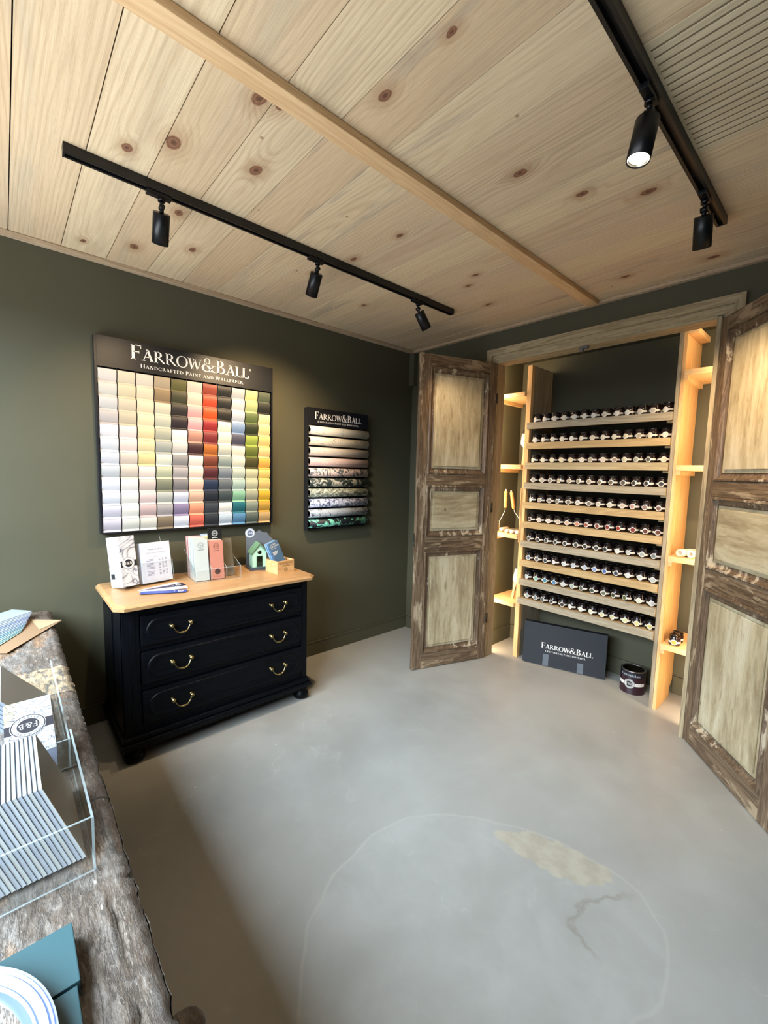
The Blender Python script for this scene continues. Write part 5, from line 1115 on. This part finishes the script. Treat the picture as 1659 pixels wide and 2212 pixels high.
# marbled stack
t = thing('marbled_brochures', 'slanting stack of marbled brochures with round badge in the far holder', 'brochures', (1.515, -2.862, ZB + .005))
XA_, ZA_, XB_, ZB2 = 1.425, .868, 1.592, .803
sl = lambda u: Vector((XA_ + (XB_ - XA_) * u, 0, ZA_ + (ZB2 - ZA_) * u)); NN = Vector((-(ZB2 - ZA_), 0, XB_ - XA_)).normalized(); LL = math.hypot(XB_ - XA_, ZB2 - ZA_)
q = lambda x, y, d=0: sl(.5 + x / LL) + Vector((0, -2.863 + y, 0)) + NN * (.0012 + d)      # x down the slope, y across
w = MB(); w.prism([(XA_, ZB + .006), (XB_, ZB + .006), (XB_, ZB2), (XA_, ZA_)], lambda a, b_, d: Vector((a, d, b_)), -2.911, -2.815); w.build('brochure_stack', paint('#8d93a8', .45), t)
w = MB(); w.add([tuple(q(a, b_)) for a, b_ in ((-LL / 2, -.048), (LL / 2, -.048), (LL / 2, .048), (-LL / 2, .048))], [(0, 1, 2, 3)]); w.build('top_cover', marbled('marbled_top_cover', 34, ox=7, dim=.72), t)
w = MB(); w.add([tuple(q(a, b_, .0004)) for a, b_ in ((-.014, -.048), (.016, -.048), (.016, .048), (-.014, .048))], [(0, 1, 2, 3)]); w.build('label_band', M_band, t)
w = MB(); roundel(w, lambda x, y, d=0: q(y, -x, .0008 + d), .002, -.001, .036, 0, 1, True); w.build('badge', [M_band, paint('#a9abb0', .4)], t)
w = MB(); w.prism([(XA_, ZB + .007), (XB_, ZB + .007), (XB_, ZB2 - .001), (XA_, ZA_ - .001)], lambda a, b_, d: Vector((a, d, b_)), -2.8149, -2.8145); w.build('side_print', marbled('marbled_side', 34, ox=9, dim=.6), t)
for k in range(7):
    t = thing('booklet', 'white booklet behind the slanting marbled stack, %s from the right' % ORD[k] if k else 'stone-covered booklet leaning behind the slanting marbled stack', 'booklet', (1.275, -2.803 - k * .0104, ZB + .005), group='booklets in the far holder')
    TF = Matrix.Rotation(math.radians(40), 4, 'X')
    w = MB(); w.T = TF; w.prism([(-.135, .001), (.133, .001), (.125, .176), (-.135, .176)], lambda a, b_, d: Vector((a, d, b_)), -.0068, 0); w.build('pages', paint('#959daa', .45), t, local=True)
    w = MB(); w.T = TF; w.prism([(-.136, .0005), (.134, .0005), (.126, .177), (-.136, .177)], lambda a, b_, d: Vector((a, d, b_)), .0002, .001); w.build('cover', M_cover if k == 0 else paint('#6b7380', .45), t, local=True)
# teal books and glass dish
for k, (x0, x1, y1, z1, l) in enumerate([(2.068, 2.172, -2.832, .026, 'smooth teal box at the front of the bench beside the glass dish'), (2.174, 2.40, -2.836, .023, 'second teal box butted against the first, nearest the camera')]):
    t = thing('teal_box', l, 'box', ((x0 + x1) / 2, y1 - .1, ZB)); w = MB(); w.box(x0, x1, y1 - .20, y1, ZB, ZB + z1, 0, .0015); w.build('box_cover', paint('#2d4b52', .45, 0, 'teal_cover'), t)
    w = MB(); w.box(x0 + .004, x1 - .004, y1 + .0002, y1 + .0008, ZB + .006, ZB + z1 - .006); w.build('page_edge', paint('#27343a', .6), t)
t = thing('glass_dish', 'wide round white-ringed glass dish resting on the teal boxes', 'dish', (2.235, -3.05, ZB + .027))
w = MB(); Mx = Matrix.Translation((2.235, -3.05, ZB + .0268))
prof = [(.0001, .001), (.150, .001), (.160, .006), (.1665, .016), (.169, .0205), (.1715, .0175), (.1745, .0215), (.1800, .0235), (.1825, .0200), (.1850, .0235), (.1868, .0205), (.1890, .0225), (.188, .016), (.176, .004), (.15, 0)]
w.lathe(prof, 96, 0, Mx, mats=[1, 1, 3, 2, 3, 2, 2, 3, 2, 3, 2, 3, 3, 3])
w.build('dish_body', [M_white, M_bench, paint('#a9b4c4', .22, 0, 'white_glaze', .5), paint('#4d5c86', .22, 0, 'blue_grey_glaze', .5)], t)
